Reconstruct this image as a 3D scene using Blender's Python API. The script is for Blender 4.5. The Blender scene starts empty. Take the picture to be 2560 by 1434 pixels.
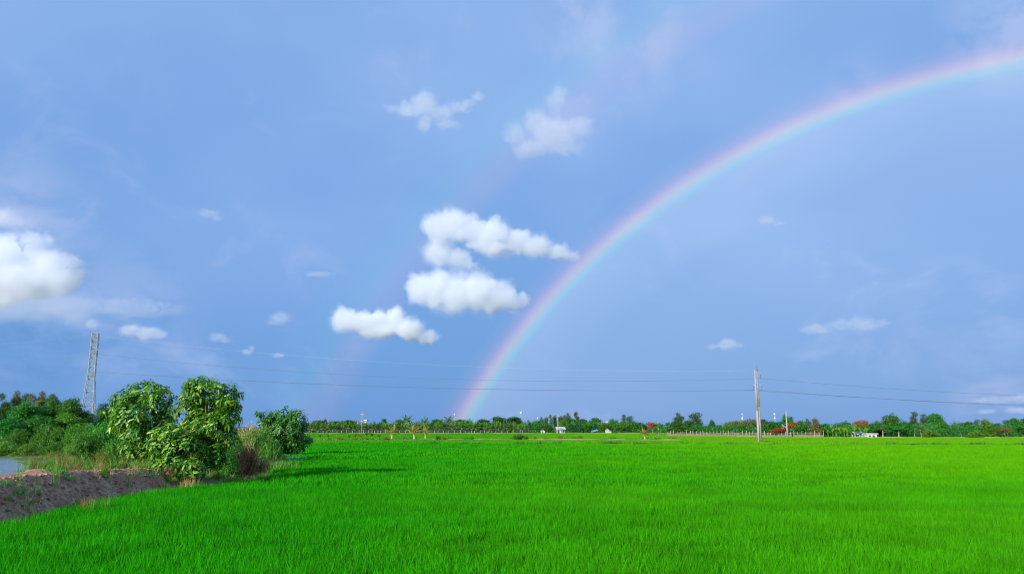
import bpy, bmesh, math, random
import numpy as np
from mathutils import Vector, Matrix, noise, Euler

random.seed(7)
RS = np.random.RandomState(11)
scene = bpy.context.scene
COL = scene.collection
R = math.radians

# ------------------------------------------------------------------ camera
F, CX, CY, HZ = 1920.0, 1280.0, 717.0, 1066.0        # photo focal length and horizon row, pixels
H = 2.9                                              # eye height above the paddy
PITCH = math.atan((HZ - CY) / F)
cam = bpy.data.cameras.new('camera')
cam.sensor_width = 36.0
cam.lens = 36.0 * F / 2560.0
cam.clip_start = 0.1
cam.clip_end = 90000.0
camo = bpy.data.objects.new('camera', cam)
COL.objects.link(camo)
camo.location = (0, 0, H)
camo.rotation_euler = (math.pi / 2 + PITCH, 0, 0)
scene.camera = camo

# ------------------------------------------------------------------ sun, sky, exposure
ANTI_AZ, SUN_EL = R(33.5), R(18.8)                   # the bow's centre is opposite the sun
sun_dir = Vector((-math.sin(ANTI_AZ) * math.cos(SUN_EL), -math.cos(ANTI_AZ) * math.cos(SUN_EL), math.sin(SUN_EL)))
sl = bpy.data.lights.new('sun', 'SUN')
sl.energy = 5.0
sl.angle = R(0.53)
sl.color = (1.0, 0.945, 0.85)
so = bpy.data.objects.new('sun', sl)
COL.objects.link(so)
so.rotation_euler = sun_dir.to_track_quat('Z', 'Y').to_euler()
so.location = (-40, -60, 40)

SKY_STRENGTH = 0.10
EXPOSURE = 0.35
world = bpy.data.worlds.new('World')
scene.world = world
world.use_nodes = True
wt = world.node_tree
wt.nodes.clear()


class NT:
    """tiny helper for node trees"""
    def __init__(s, tree):
        s.t = tree

    def n(s, typ, props=None, **inp):
        nd = s.t.nodes.new(typ)
        for k, v in (props or {}).items():
            setattr(nd, k, v)
        for k, v in inp.items():
            k = int(k[1:]) if k[0] == 'i' and k[1:].isdigit() else k
            s.put(nd.inputs[k], v)
        return nd

    def put(s, sock, v):
        if hasattr(v, 'is_output') or isinstance(v, bpy.types.NodeSocket):
            s.t.links.new(v, sock)
        else:
            sock.default_value = v

    def math(s, op, a, b=None, c=None, clamp=False):
        nd = s.t.nodes.new('ShaderNodeMath')
        nd.operation = op
        nd.use_clamp = clamp
        s.put(nd.inputs[0], a)
        if b is not None:
            s.put(nd.inputs[1], b)
        if c is not None:
            s.put(nd.inputs[2], c)
        return nd.outputs[0]

    def mix(s, fac, a, b, mode='MIX', clamp=False):
        nd = s.t.nodes.new('ShaderNodeMix')
        nd.data_type = 'RGBA'
        nd.blend_type = mode
        nd.clamp_result = clamp
        s.put(nd.inputs[0], fac)
        s.put(nd.inputs[6], a)
        s.put(nd.inputs[7], b)
        return nd.outputs[2]

    def ramp(s, fac, stops, interp='LINEAR'):
        nd = s.t.nodes.new('ShaderNodeValToRGB')
        cr = nd.color_ramp
        cr.interpolation = interp
        while len(cr.elements) < len(stops):
            cr.elements.new(0.5)
        for e, (p, c) in zip(cr.elements, stops):
            e.position = p
            e.color = (c[0], c[1], c[2], 1)
        s.put(nd.inputs[0], fac)
        return nd.outputs[0]

    def smooth(s, v, lo, hi):
        nd = s.t.nodes.new('ShaderNodeMapRange')
        nd.interpolation_type = 'SMOOTHSTEP'
        s.put(nd.inputs[0], v)
        nd.inputs[1].default_value = lo
        nd.inputs[2].default_value = hi
        return nd.outputs[0]


def lin(r, g, b):
    f = lambda c: ((c / 255 + 0.055) / 1.055) ** 2.4 if c > 10 else c / 255 / 12.92
    return (f(r), f(g), f(b), 1.0)


w = NT(wt)
nish = w.n('ShaderNodeTexSky', dict(sky_type='NISHITA', sun_disc=False, sun_elevation=SUN_EL,
                                    sun_rotation=math.atan2(sun_dir.x, sun_dir.y), air_density=1.3, dust_density=0.4, ozone_density=1.5))
tc = w.n('ShaderNodeTexCoord')
DIRN = w.n('ShaderNodeVectorMath', dict(operation='NORMALIZE'), i0=tc.outputs['Generated']).outputs[0]
k = 1.0 / SKY_STRENGTH / 2 ** EXPOSURE
# rain veil and thin high cloud: two blues, drifting into each other
sc1 = w.n('ShaderNodeMapping', i0=DIRN, Scale=(1.0, 1.0, 1.6)).outputs[0]
nz1 = w.n('ShaderNodeTexNoise', Vector=sc1, Scale=2.6, Detail=3.0, Roughness=0.45).outputs[0]
KC = lambda r, g, b: tuple(c * k for c in lin(r, g, b)[:3])
elev = w.n('ShaderNodeSeparateXYZ', i0=DIRN).outputs[2]
deep = w.ramp(w.math('MULTIPLY', elev, 2.0), [(0.0, KC(88, 148, 216)), (0.12, KC(96, 153, 220)), (0.35, KC(114, 163, 227)), (0.8, KC(128, 171, 232)), (1.0, KC(131, 173, 232))])
pale = w.ramp(w.math('MULTIPLY', elev, 2.0), [(0.0, KC(94, 151, 219)), (0.2, KC(108, 158, 224)), (0.5, KC(139, 178, 237)), (1.0, KC(144, 183, 239))])
veil = w.mix(w.smooth(nz1, 0.36, 0.66), deep, pale)
sky = w.mix(0.94, nish.outputs[0], veil)
# faint streaky high cloud
sc2 = w.n('ShaderNodeMapping', i0=DIRN, Scale=(1.0, 1.0, 1.5), Rotation=(0.0, 0.5, 0.3)).outputs[0]
nz2 = w.n('ShaderNodeTexNoise', Vector=sc2, Scale=9.0, Detail=8.0, Roughness=0.58, Distortion=0.5).outputs[0]
nz3 = w.n('ShaderNodeTexNoise', Vector=DIRN, Scale=3.1, Detail=2.0).outputs[0]
streak = w.math('MULTIPLY', w.smooth(nz2, 0.50, 0.78), w.smooth(nz3, 0.42, 0.66))
sky = w.mix(w.math('MULTIPLY', streak, 0.42), sky, tuple(c * k for c in lin(186, 202, 242)[:3]) + (1,))
def wisp(px, py, wid, lo, hi, amt, sky, col=(196, 208, 244), seed=0.0, stretch=(1, 1, 1)):
    # a patch of thin high cloud in one part of the sky
    t_ = ((px - CX) / F, (CY - py) / F)
    d_ = Vector((t_[0], math.cos(PITCH) - t_[1] * math.sin(PITCH), math.sin(PITCH) + t_[1] * math.cos(PITCH))).normalized()
    dd = w.n('ShaderNodeVectorMath', dict(operation='DISTANCE'), i0=DIRN, i1=tuple(d_)).outputs['Value']
    mask = w.math('SUBTRACT', 1.0, w.smooth(dd, 0.0, wid))
    mp_ = w.n('ShaderNodeMapping', i0=DIRN, Scale=stretch, Location=(seed, seed * .7, 0)).outputs[0]
    nn_ = w.n('ShaderNodeTexNoise', Vector=mp_, Scale=13.0, Detail=7.0, Roughness=0.55, Distortion=0.3).outputs[0]
    return w.mix(w.math('MULTIPLY', w.math('MULTIPLY', mask, w.smooth(nn_, lo, hi)), amt), sky, KC(*col) + (1,))


sky = wisp(1440, 40, .085, .38, .66, .55, sky, seed=1.3)
sky = wisp(1600, 90, .13, .40, .70, .35, sky, seed=2.1)
sky = wisp(2540, 50, .10, .36, .62, .55, sky, col=(186, 206, 244), seed=3.7)
sky = wisp(2130, 210, .045, .40, .62, .22, sky, seed=4.4)
sky = wisp(20, 560, .11, .30, .62, .55, sky, seed=5.2, stretch=(1, 1, 1.8))
sky = wisp(300, 780, .12, .36, .62, .55, sky, col=(168, 190, 236), seed=6.9, stretch=(1, 1, 2.2))
sky = wisp(90, 850, .10, .36, .60, .55, sky, col=(92, 146, 204), seed=7.7, stretch=(1, 1, 2.4))
sky = wisp(2440, 800, .11, .38, .64, .45, sky, col=(160, 186, 238), seed=8.3, stretch=(1, 1, 2.0))
sky = wisp(2500, 1005, .07, .36, .60, .55, sky, col=(172, 188, 234), seed=9.1, stretch=(1, 1, 3.0))
# the rainbow: an angle round the point opposite the sun, wherever one stands
anti = -sun_dir
dt = w.n('ShaderNodeVectorMath', dict(operation='DOT_PRODUCT'), i0=DIRN, i1=tuple(anti)).outputs['Value']
ang = w.math('MULTIPLY', w.math('ARCCOSINE', dt), 180 / math.pi)
K3 = lambda r, g, b: (r * k, g * k, b * k)
u = w.math('DIVIDE', w.math('SUBTRACT', ang, 36.0), 10.0)      # 36..46 degrees
bow = w.ramp(u, [(0.0, K3(.075, .066, .050)), (0.30, K3(.105, .095, .070)), (0.425, K3(.118, .110, .078)), (0.452, K3(.105, .145, .085)), (0.478, K3(.120, .195, .080)),
                 (0.503, K3(.185, .190, .050)), (0.53, K3(.275, .165, .026)), (0.56, K3(.250, .090, .012)),
                 (0.60, K3(.120, .028, .006)), (0.65, K3(.036, .006, .002)), (0.72, K3(0, 0, 0))], 'LINEAR')
u2 = w.math('DIVIDE', w.math('SUBTRACT', ang, 48.0), 8.0)      # 48..56 degrees
bow2 = w.ramp(u2, [(0.12, K3(0, 0, 0)), (0.28, K3(.048, .012, .003)), (0.42, K3(.046, .026, .004)), (0.55, K3(.006, .034, .010)),
                   (0.70, K3(.0, .016, .012)), (0.95, K3(0, 0, 0))])
# the glow inside the bow dies away towards its centre
glow = w.smooth(ang, 8.0, 37.0)
bow = w.mix(1.0, bow, w.n('ShaderNodeCombineColor', i0=glow, i1=glow, i2=glow).outputs[0], 'MULTIPLY')
sky = w.mix(1.0, sky, bow, 'ADD')
sky = w.mix(1.0, sky, bow2, 'ADD')
bg = w.n('ShaderNodeBackground', Color=sky, Strength=SKY_STRENGTH)
wo = w.n('ShaderNodeOutputWorld')
wt.links.new(bg.outputs[0], wo.inputs[0])

scene.view_settings.view_transform = 'Standard'
scene.view_settings.look = 'None'
scene.view_settings.exposure = EXPOSURE
scene.view_settings.gamma = 1.0
scene.view_settings.use_curve_mapping = False
scene.cycles.volume_bounces = 10
scene.cycles.use_denoising = True
scene.cycles.denoiser = 'OPENIMAGEDENOISE'
scene.cycles.filter_width = 1.15
scene.cycles.sample_clamp_indirect = 6.0
scene.cycles.max_bounces = 12
scene.cycles.transparent_max_bounces = 32

# ------------------------------------------------------------------ helpers
SP, CP = math.sin(PITCH), math.cos(PITCH)


def z_at(py, Y):
    t = (CY - py) / F
    return H + Y * (SP + t * CP) / (CP - t * SP)


def y_at(py, z=0.0):
    t = (CY - py) / F
    return (z - H) * (CP - t * SP) / (SP + t * CP)


def x_at(px, Y, z=0.0):
    return (px - CX) / F * (Y * CP + (z - H) * SP)


def pt(px, py, Y):
    z = z_at(py, Y)
    return Vector((x_at(px, Y, z), Y, z))


def tag(o, label=None, cat=None, group=None, kind=None):
    if label: o['label'] = label
    if cat: o['category'] = cat
    if group: o['group'] = group
    if kind: o['kind'] = kind
    return o


def empty(name, loc=(0, 0, 0), rz=0.0, label=None, cat=None, group=None):
    o = bpy.data.objects.new(name, None)
    o.empty_display_size = 0.3
    COL.objects.link(o)
    o.location = loc
    o.rotation_euler = (0, 0, rz)
    return tag(o, label, cat, group)


def link(name, me, parent=None):
    o = bpy.data.objects.new(name, me)
    COL.objects.link(o)
    o.parent = parent
    return o


class MB:
    """collects vertices and faces for one mesh"""
    def __init__(s):
        s.v, s.f = [], []

    def add(s, vs, fs):
        b = len(s.v)
        s.v.extend([tuple(p) for p in vs])
        s.f.extend([tuple(i + b for i in f) for f in fs])

    def box(s, c, size, rz=0.0, taper=1.0):
        cx, cy, cz = c
        a, b, d = size[0] / 2, size[1] / 2, size[2] / 2
        ca, sa = math.cos(rz), math.sin(rz)
        vs = []
        for z in (-d, d):
            t = taper if z > 0 else 1.0
            for (x, y) in ((-a, -b), (a, -b), (a, b), (-a, b)):
                x *= t; y *= t
                vs.append((cx + x * ca - y * sa, cy + x * sa + y * ca, cz + z))
        s.add(vs, [(0, 3, 2, 1), (4, 5, 6, 7), (0, 1, 5, 4), (1, 2, 6, 5), (2, 3, 7, 6), (3, 0, 4, 7)])

    def tube(s, pts, rads, n=8, cap=True):
        pts = [Vector(p) for p in pts]
        vs, fs = [], []
        for i, p in enumerate(pts):
            t = (pts[min(i + 1, len(pts) - 1)] - pts[max(i - 1, 0)]).normalized()
            a = t.cross(Vector((0, 0, 1)) if abs(t.z) < 0.95 else Vector((1, 0, 0))).normalized()
            b = t.cross(a)
            for j in range(n):
                th = 2 * math.pi * j / n
                vs.append(p + (a * math.cos(th) + b * math.sin(th)) * rads[i])
        for i in range(len(pts) - 1):
            for j in range(n):
                fs.append((i * n + j, i * n + (j + 1) % n, (i + 1) * n + (j + 1) % n, (i + 1) * n + j))
        if cap:
            fs.append(tuple(range(n)))
            fs.append(tuple(range((len(pts) - 1) * n, len(pts) * n)))
        s.add(vs, fs)

    def mesh(s, name, mat, smooth=False):
        me = bpy.data.meshes.new(name)
        me.from_pydata(s.v, [], s.f)
        if mat: me.materials.append(mat)
        if smooth:
            me.polygons.foreach_set('use_smooth', [True] * len(me.polygons))
        bm = bmesh.new(); bm.from_mesh(me)
        bmesh.ops.recalc_face_normals(bm, faces=bm.faces)
        bm.to_mesh(me); bm.free()
        return me

    def build(s, name, mat, parent=None, smooth=False):
        return link(name, s.mesh(name, mat, smooth), parent)


def np_mesh(name, V, Fc, mat, smooth=False):
    """V (n,3), Fc (m,k) int"""
    me = bpy.data.meshes.new(name)
    m, kk = Fc.shape
    me.vertices.add(len(V))
    me.vertices.foreach_set('co', np.ascontiguousarray(V, np.float32).ravel())
    me.loops.add(m * kk)
    me.loops.foreach_set('vertex_index', np.ascontiguousarray(Fc, np.int32).ravel())
    me.polygons.add(m)
    me.polygons.foreach_set('loop_start', np.arange(0, m * kk, kk, dtype=np.int32))
    me.update(calc_edges=True)
    me.validate()
    if mat: me.materials.append(mat)
    if smooth:
        me.polygons.foreach_set('use_smooth', [True] * m)
    return me


def nrm(a):
    return a / np.maximum(np.linalg.norm(a, axis=-1, keepdims=True), 1e-9)


def leaf_geo(P, D, U, L, W, droop=0.25, fold=0.25):
    """kite-shaped folded leaves: two quads' worth of triangles each. P base, D direction, U leaf normal."""
    n = len(P)
    D = nrm(D)
    S = nrm(np.cross(D, U))
    N = nrm(np.cross(S, D))
    L = np.broadcast_to(np.asarray(L, float).reshape(-1, 1), (n, 1))
    W = np.broadcast_to(np.asarray(W, float).reshape(-1, 1), (n, 1))
    down = np.array([0, 0, -1.0])
    v0 = P
    vm = P + D * L * 0.5 + N * L * 0.03
    v1 = vm + S * W * 0.5 + N * W * fold * 0.5
    v3 = vm - S * W * 0.5 + N * W * fold * 0.5
    v2 = P + D * L + down * L * droop
    V = np.stack([v0, v1, v2, v3, vm], 1).reshape(-1, 3)
    b = (np.arange(n) * 5)[:, None]
    Fc = np.concatenate([b + [0, 4, 1], b + [4, 2, 1], b + [0, 3, 4], b + [4, 3, 2]], 0)
    return V, Fc


def join_geo(parts):
    Vs, Fs, o = [], [], 0
    for V, Fc in parts:
        Vs.append(V); Fs.append(Fc + o); o += len(V)
    return np.concatenate(Vs), np.concatenate(Fs)


def rand_dirs(n, rs=RS):
    return nrm(rs.normal(size=(n, 3)))


def smooth_noise(x, y, s, seed=0.0):
    return noise.noise(Vector((x * s + seed, y * s - seed, seed * 1.7)))


_perm = np.random.RandomState(77).randint(0, 1 << 30, 4096)


def vnoise(P, comp=0):
    """smooth value noise in -1..1 at the points P (n,3)"""
    i = np.floor(P).astype(np.int64); f = P - i
    f = f * f * f * (f * (f * 6 - 15) + 10)
    out = 0
    for dx in (0, 1):
        for dy in (0, 1):
            for dz in (0, 1):
                h = _perm[(_perm[(_perm[(i[:, 0] + dx + comp * 911) & 4095] + i[:, 1] + dy) & 4095] + i[:, 2] + dz) & 4095]
                wgt = np.where(dx, f[:, 0], 1 - f[:, 0]) * np.where(dy, f[:, 1], 1 - f[:, 1]) * np.where(dz, f[:, 2], 1 - f[:, 2])
                out = out + wgt * ((h & 65535) / 32767.5 - 1)
    return out


def copy_tree(o, parent=None, col=COL):
    c = o.copy()
    col.objects.link(c)
    c.parent = parent
    for ch in o.children:
        copy_tree(ch, c)
    return c


# ------------------------------------------------------------------ materials
def new_mat(name):
    m = bpy.data.materials.new(name)
    m.use_nodes = True
    m.node_tree.nodes.clear()
    return m, NT(m.node_tree)


def leaf_mat(name, c_dark, c_mid, c_light, trans=0.35, rough=0.55, spec=0.3, objvar=0.25, island=True, gscale=0.0):
    """leaf pigment varies from leaf to leaf and plant to plant; part of the light passes through"""
    m, t = new_mat(name)
    g = t.n('ShaderNodeNewGeometry')
    oi = t.n('ShaderNodeObjectInfo')
    rnd = g.outputs['Random Per Island'] if island else oi.outputs['Random']
    c = t.ramp(rnd, [(0.0, c_dark), (0.42, c_mid), (0.9, c_light)])
    hsv = t.n('ShaderNodeHueSaturation', Color=c)
    t.put(hsv.inputs['Hue'], t.math('MULTIPLY_ADD', oi.outputs['Random'], 0.05 * objvar / 0.25, 0.5 - 0.025 * objvar / 0.25))
    t.put(hsv.inputs['Value'], t.math('MULTIPLY_ADD', oi.outputs['Random'], objvar * 2, 1.0 - objvar))
    col = hsv.outputs[0]
    p = t.n('ShaderNodeBsdfPrincipled', Roughness=rough)
    p.inputs['Specular IOR Level'].default_value = spec
    t.put(p.inputs['Base Color'], col)
    tr = t.n('ShaderNodeBsdfTranslucent')
    t.put(tr.inputs[0], t.mix(0.5, col, (c_light[0] * 1.3, c_light[1] * 1.3, c_light[2] * 0.6, 1)))
    mx = t.n('ShaderNodeMixShader', i0=trans, i1=p.outputs[0], i2=tr.outputs[0])
    o = t.n('ShaderNodeOutputMaterial', i0=mx.outputs[0])
    return m


def plain_mat(name, c1, c2=None, scale=6.0, rough=0.85, metallic=0.0, bump=0.0, bscale=30.0, spec=0.3, obj=True, objvar=0.0):
    m, t = new_mat(name)
    co = t.n('ShaderNodeTexCoord').outputs['Object' if obj else 'Generated']
    nzz = t.n('ShaderNodeTexNoise', Vector=co, Scale=scale, Detail=6.0, Roughness=0.6)
    col = t.mix(t.smooth(nzz.outputs[0], 0.3, 0.7), tuple(c1) + (1,), tuple(c2 or c1) + (1,))
    if objvar:
        oi = t.n('ShaderNodeObjectInfo')
        hs = t.n('ShaderNodeHueSaturation', Color=col)
        t.put(hs.inputs['Value'], t.math('MULTIPLY_ADD', oi.outputs['Random'], objvar * 2, 1 - objvar))
        col = hs.outputs[0]
    p = t.n('ShaderNodeBsdfPrincipled', Roughness=rough, Metallic=metallic)
    p.inputs['Specular IOR Level'].default_value = spec
    t.put(p.inputs['Base Color'], col)
    if bump:
        nb = t.n('ShaderNodeTexNoise', Vector=co, Scale=bscale, Detail=8.0, Roughness=0.65)
        b = t.n('ShaderNodeBump', Strength=bump, Distance=0.05, Height=nb.outputs[0])
        t.put(p.inputs['Normal'], b.outputs[0])
    t.n('ShaderNodeOutputMaterial', i0=p.outputs[0])
    return m


M = {}
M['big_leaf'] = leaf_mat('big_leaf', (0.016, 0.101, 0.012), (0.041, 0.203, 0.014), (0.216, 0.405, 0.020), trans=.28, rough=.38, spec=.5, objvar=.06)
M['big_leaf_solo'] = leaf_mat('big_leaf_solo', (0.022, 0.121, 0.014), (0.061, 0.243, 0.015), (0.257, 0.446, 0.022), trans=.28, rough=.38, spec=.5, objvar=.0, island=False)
M['round_leaf'] = leaf_mat('round_leaf', (0.013, 0.078, 0.012), (0.029, 0.137, 0.014), (0.098, 0.247, 0.018), trans=.25, rough=.42, spec=.45)
M['tree_leaf'] = leaf_mat('tree_leaf', (.010, .085, .012), (.026, .175, .016), (.095, .32, .022), trans=.3)
M['tree_leaf_light'] = leaf_mat('tree_leaf_light', (0.039, 0.143, 0.014), (0.091, 0.247, 0.016), (0.208, 0.377, 0.020), trans=.32)
M['tree_leaf_dark'] = leaf_mat('tree_leaf_dark', (0.016, 0.072, 0.021), (0.026, 0.117, 0.027), (0.058, 0.189, 0.034), trans=.25)
M['tree_leaf_brown'] = leaf_mat('tree_leaf_brown', (0.065, 0.098, 0.021), (0.130, 0.143, 0.034), (0.247, 0.195, 0.059), trans=.25)
M['euc_leaf'] = leaf_mat('euc_leaf', (0.029, 0.091, 0.041), (0.058, 0.137, 0.054), (0.130, 0.215, 0.078), trans=.25)
M['flame_leaf'] = leaf_mat('flame_leaf', (0.052, 0.098, 0.014), (0.390, 0.058, 0.018), (0.546, 0.091, 0.024), trans=.3, objvar=.1)
M['palm_leaf'] = leaf_mat('palm_leaf', (.014, .075, .010), (.040, .145, .014), (.17, .29, .03), trans=.25, objvar=.2)
M['palm_leaf_yellow'] = leaf_mat('palm_leaf_yellow', (0.065, 0.169, 0.020), (0.221, 0.286, 0.029), (0.546, 0.390, 0.059), trans=.3, objvar=.1)
M['banana_leaf'] = leaf_mat('banana_leaf', (0.039, 0.156, 0.014), (0.130, 0.312, 0.020), (0.312, 0.468, 0.039), trans=.35, objvar=.15)
M['shrub_leaf'] = leaf_mat('shrub_leaf', (.014, .120, .012), (.035, .225, .016), (.13, .36, .022), trans=.3, objvar=.2)
M['weed_leaf'] = leaf_mat('weed_leaf', (.030, .150, .014), (.075, .245, .018), (.22, .34, .030), trans=.3, objvar=.25)
M['rust_leaf'] = leaf_mat('rust_leaf', (.080, .140, .020), (.21, .165, .045), (.34, .22, .08), trans=.3, objvar=.15)
M['dry_leaf'] = leaf_mat('dry_leaf', (.13, .050, .025), (.27, .110, .050), (.44, .23, .11), trans=.2, objvar=.15)
M['straw'] = leaf_mat('straw', (0.325, 0.208, 0.078), (0.520, 0.377, 0.156), (0.728, 0.572, 0.263), trans=.3, objvar=.1)
M['bark'] = plain_mat('bark', (.15, .12, .09), (.34, .29, .22), 5, bump=.5)
M['bark_pale'] = plain_mat('bark_pale', (.30, .27, .22), (.55, .50, .42), 4, bump=.4)
M['palm_bark'] = plain_mat('palm_bark', (.30, .24, .16), (.55, .47, .35), 5, bump=.4)
M['concrete'] = plain_mat('concrete', (.28, .28, .28), (.40, .39, .39), 2.5, rough=.8, bump=.15)
M['concrete_warm'] = plain_mat('concrete_warm', (.27, .21, .18), (.36, .28, .24), 2.5, rough=.8, bump=.15)
M['post'] = plain_mat('post', (.28, .23, .18), (.44, .38, .31), 3, objvar=.25)
M['post_white'] = plain_mat('post_white', (.34, .36, .36), (.50, .52, .52), 3, objvar=.15)
M['net'] = plain_mat('net', (.16, .12, .09), (.24, .19, .14), 2)
M['net_and_shade'] = plain_mat('net_and_shade', (.012, .020, .018), (.03, .045, .04), 1.5)
M['steel'] = plain_mat('steel', (.33, .36, .37), (.46, .49, .50), 3, rough=.45, metallic=.25, spec=.5)
M['wire'] = plain_mat('wire', (.10, .11, .14), (.14, .15, .18), 1, rough=.8, metallic=.0)
M['wire_pale'] = plain_mat('wire_pale', (.36, .40, .46), (.44, .48, .54), 1, rough=.8)
M['insulator'] = plain_mat('insulator', (.12, .10, .10), (.22, .18, .17), 3, rough=.3)
M['white_wall'] = plain_mat('white_wall', (.50, .50, .48), (.62, .62, .60), 1)
M['grey_roof'] = plain_mat('grey_roof', (.40, .41, .43), (.58, .59, .60), 1.2, rough=.5)
M['red_roof'] = plain_mat('red_roof', (.36, .13, .08), (.50, .22, .14), 2)
M['tan_roof'] = plain_mat('tan_roof', (.38, .30, .26), (.50, .42, .38), 2)
M['blue_tarp'] = plain_mat('blue_tarp', (.10, .24, .52), (.16, .32, .62), 2, rough=.5)
M['teal_tarp'] = plain_mat('teal_tarp', (.03, .36, .42), (.06, .48, .52), 2, rough=.5)
M['white_sheet'] = plain_mat('white_sheet', (.55, .57, .60), (.66, .67, .69), 2, rough=.5)
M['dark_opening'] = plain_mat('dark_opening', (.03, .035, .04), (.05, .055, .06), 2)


def ground_mat():
    m, t = new_mat('paddy_ground')
    co = t.n('ShaderNodeNewGeometry').outputs['Position']
    n1 = t.n('ShaderNodeTexNoise', Vector=co, Scale=0.035, Detail=6.0, Roughness=0.6).outputs[0]
    n2 = t.n('ShaderNodeTexNoise', Vector=co, Scale=3.0, Detail=6.0, Roughness=0.7).outputs[0]
    c = t.mix(t.smooth(n1, .35, .65), (.020, .130, .004, 1), (.05, .18, .005, 1))
    c = t.mix(t.smooth(n2, .35, .75), (.016, .060, .006, 1), c)
    ln = t.n('ShaderNodeVectorMath', dict(operation='LENGTH'), i0=co).outputs['Value']
    c = t.mix(t.smooth(ln, 380.0, 900.0), c, (.13, .14, .09, 1))      # drab far ground of villages and orchards, set to cut green bounce on clouds
    p = t.n('ShaderNodeBsdfPrincipled', Roughness=.9)
    p.inputs['Specular IOR Level'].default_value = .08
    t.put(p.inputs['Base Color'], c)
    b = t.n('ShaderNodeBump', Strength=.6, Distance=.1, Height=n2)
    t.put(p.inputs['Normal'], b.outputs[0])
    t.n('ShaderNodeOutputMaterial', i0=p.outputs[0])
    return m


def rice_mat(name, dark, mid, light, yellow, trans=.40):
    """blade colour varies blade by blade; random yellow patches, and the brighter light towards the right put into the colour"""
    m, t = new_mat(name)
    g = t.n('ShaderNodeNewGeometry')
    pos = g.outputs['Position']
    sx = t.n('ShaderNodeSeparateXYZ', i0=pos)
    c = t.ramp(g.outputs['Random Per Island'], [(0.0, dark), (0.45, mid), (1.0, light)])
    n1 = t.n('ShaderNodeTexNoise', Vector=pos, Scale=0.05, Detail=4.0, Roughness=0.55).outputs[0]
    drift = t.math('ADD', t.math('MULTIPLY', sx.outputs[0], 0.020), t.math('MULTIPLY_ADD', n1, 1.3, -.45))  # yellow patches, plus the down-sun brightening to the right painted in along x
    c = t.mix(t.math('MULTIPLY', t.math('MAXIMUM', t.math('MINIMUM', drift, 1.0), 0.0), .75), c, tuple(yellow) + (1,))
    n2 = t.n('ShaderNodeTexNoise', Vector=pos, Scale=0.45, Detail=3.0, Roughness=0.6).outputs[0]
    hs = t.n('ShaderNodeHueSaturation', Color=c)
    t.put(hs.inputs['Value'], t.math('MULTIPLY_ADD', n2, 1.0, .5))
    c = hs.outputs[0]
    p = t.n('ShaderNodeBsdfPrincipled', Roughness=.6)
    p.inputs['Specular IOR Level'].default_value = .06
    t.put(p.inputs['Base Color'], c)
    tr = t.n('ShaderNodeBsdfTranslucent')
    t.put(tr.inputs[0], c)
    mx = t.n('ShaderNodeMixShader', i0=trans, i1=p.outputs[0], i2=tr.outputs[0])
    t.n('ShaderNodeOutputMaterial', i0=mx.outputs[0])
    return m


M['ground'] = ground_mat()
M['rice'] = rice_mat('rice', (.004, .17, .002), (.014, .33, .002), (.065, .52, .005), (.145, .47, .001))
M['rice_far'] = rice_mat('rice_far', (.030, .24, .003), (.065, .36, .004), (.12, .46, .008), (.16, .43, .005))


def soil_mat():
    m, t = new_mat('soil')
    co = t.n('ShaderNodeNewGeometry').outputs['Position']
    n1 = t.n('ShaderNodeTexNoise', Vector=co, Scale=0.9, Detail=8.0, Roughness=0.65).outputs[0]
    n2 = t.n('ShaderNodeTexNoise', Vector=co, Scale=7.0, Detail=8.0, Roughness=0.7).outputs[0]
    v = t.n('ShaderNodeTexVoronoi', Vector=co, Scale=5.0).outputs[0]
    c = t.mix(t.smooth(n1, .35, .65), (.48, .250, .145, 1), (.66, .41, .26, 1))
    c = t.mix(t.smooth(n2, .35, .7), (.27, .130, .080, 1), c)
    sy = t.n('ShaderNodeSeparateXYZ', i0=co).outputs[1]
    turf = t.math('MULTIPLY', t.smooth(sy, 34.0, 44.0), t.smooth(n1, .30, .48))
    c = t.mix(turf, c, (.055, .150, .020, 1))                 # the bank is grassed over beyond its bare end
    p = t.n('ShaderNodeBsdfPrincipled', Roughness=.92)
    p.inputs['Specular IOR Level'].default_value = .15
    t.put(p.inputs['Base Color'], c)
    hgt = t.math('ADD', t.math('MULTIPLY', v, .6), n2)
    b = t.n('ShaderNodeBump', Strength=.7, Distance=.08, Height=hgt)
    t.put(p.inputs['Normal'], b.outputs[0])
    t.n('ShaderNodeOutputMaterial', i0=p.outputs[0])
    return m


M['soil'] = soil_mat()


def water_mat():
    m, t = new_mat('pond_water')
    co = t.n('ShaderNodeNewGeometry').outputs['Position']
    mp = t.n('ShaderNodeMapping', i0=co, Scale=(1.0, 2.2, 1.0)).outputs[0]
    n1 = t.n('ShaderNodeTexNoise', Vector=mp, Scale=2.5, Detail=4.0, Roughness=0.55).outputs[0]
    p = t.n('ShaderNodeBsdfPrincipled', Roughness=.16)
    p.inputs['Base Color'].default_value = (.16, .24, .32, 1)
    p.inputs['IOR'].default_value = 1.33
    b = t.n('ShaderNodeBump', Strength=.6, Distance=.12, Height=n1)
    t.put(p.inputs['Normal'], b.outputs[0])
    t.n('ShaderNodeOutputMaterial', i0=p.outputs[0])
    return m


M['water'] = water_mat()


# ------------------------------------------------------------------ ground, bank, pond
def edge_x(y):
    """east foot of the earth bank, where the paddy begins"""
    ks = [(0, -13.0), (20, -14.0), (27, -14.5), (33, -14.7), (37, -13.9), (40, -13.0), (45, -13.4), (56, -16.5), (66, -18.5), (90, -27), (120, -46)]
    x = np.interp(y, [a for a, _ in ks], [b for _, b in ks])
    return x


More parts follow.
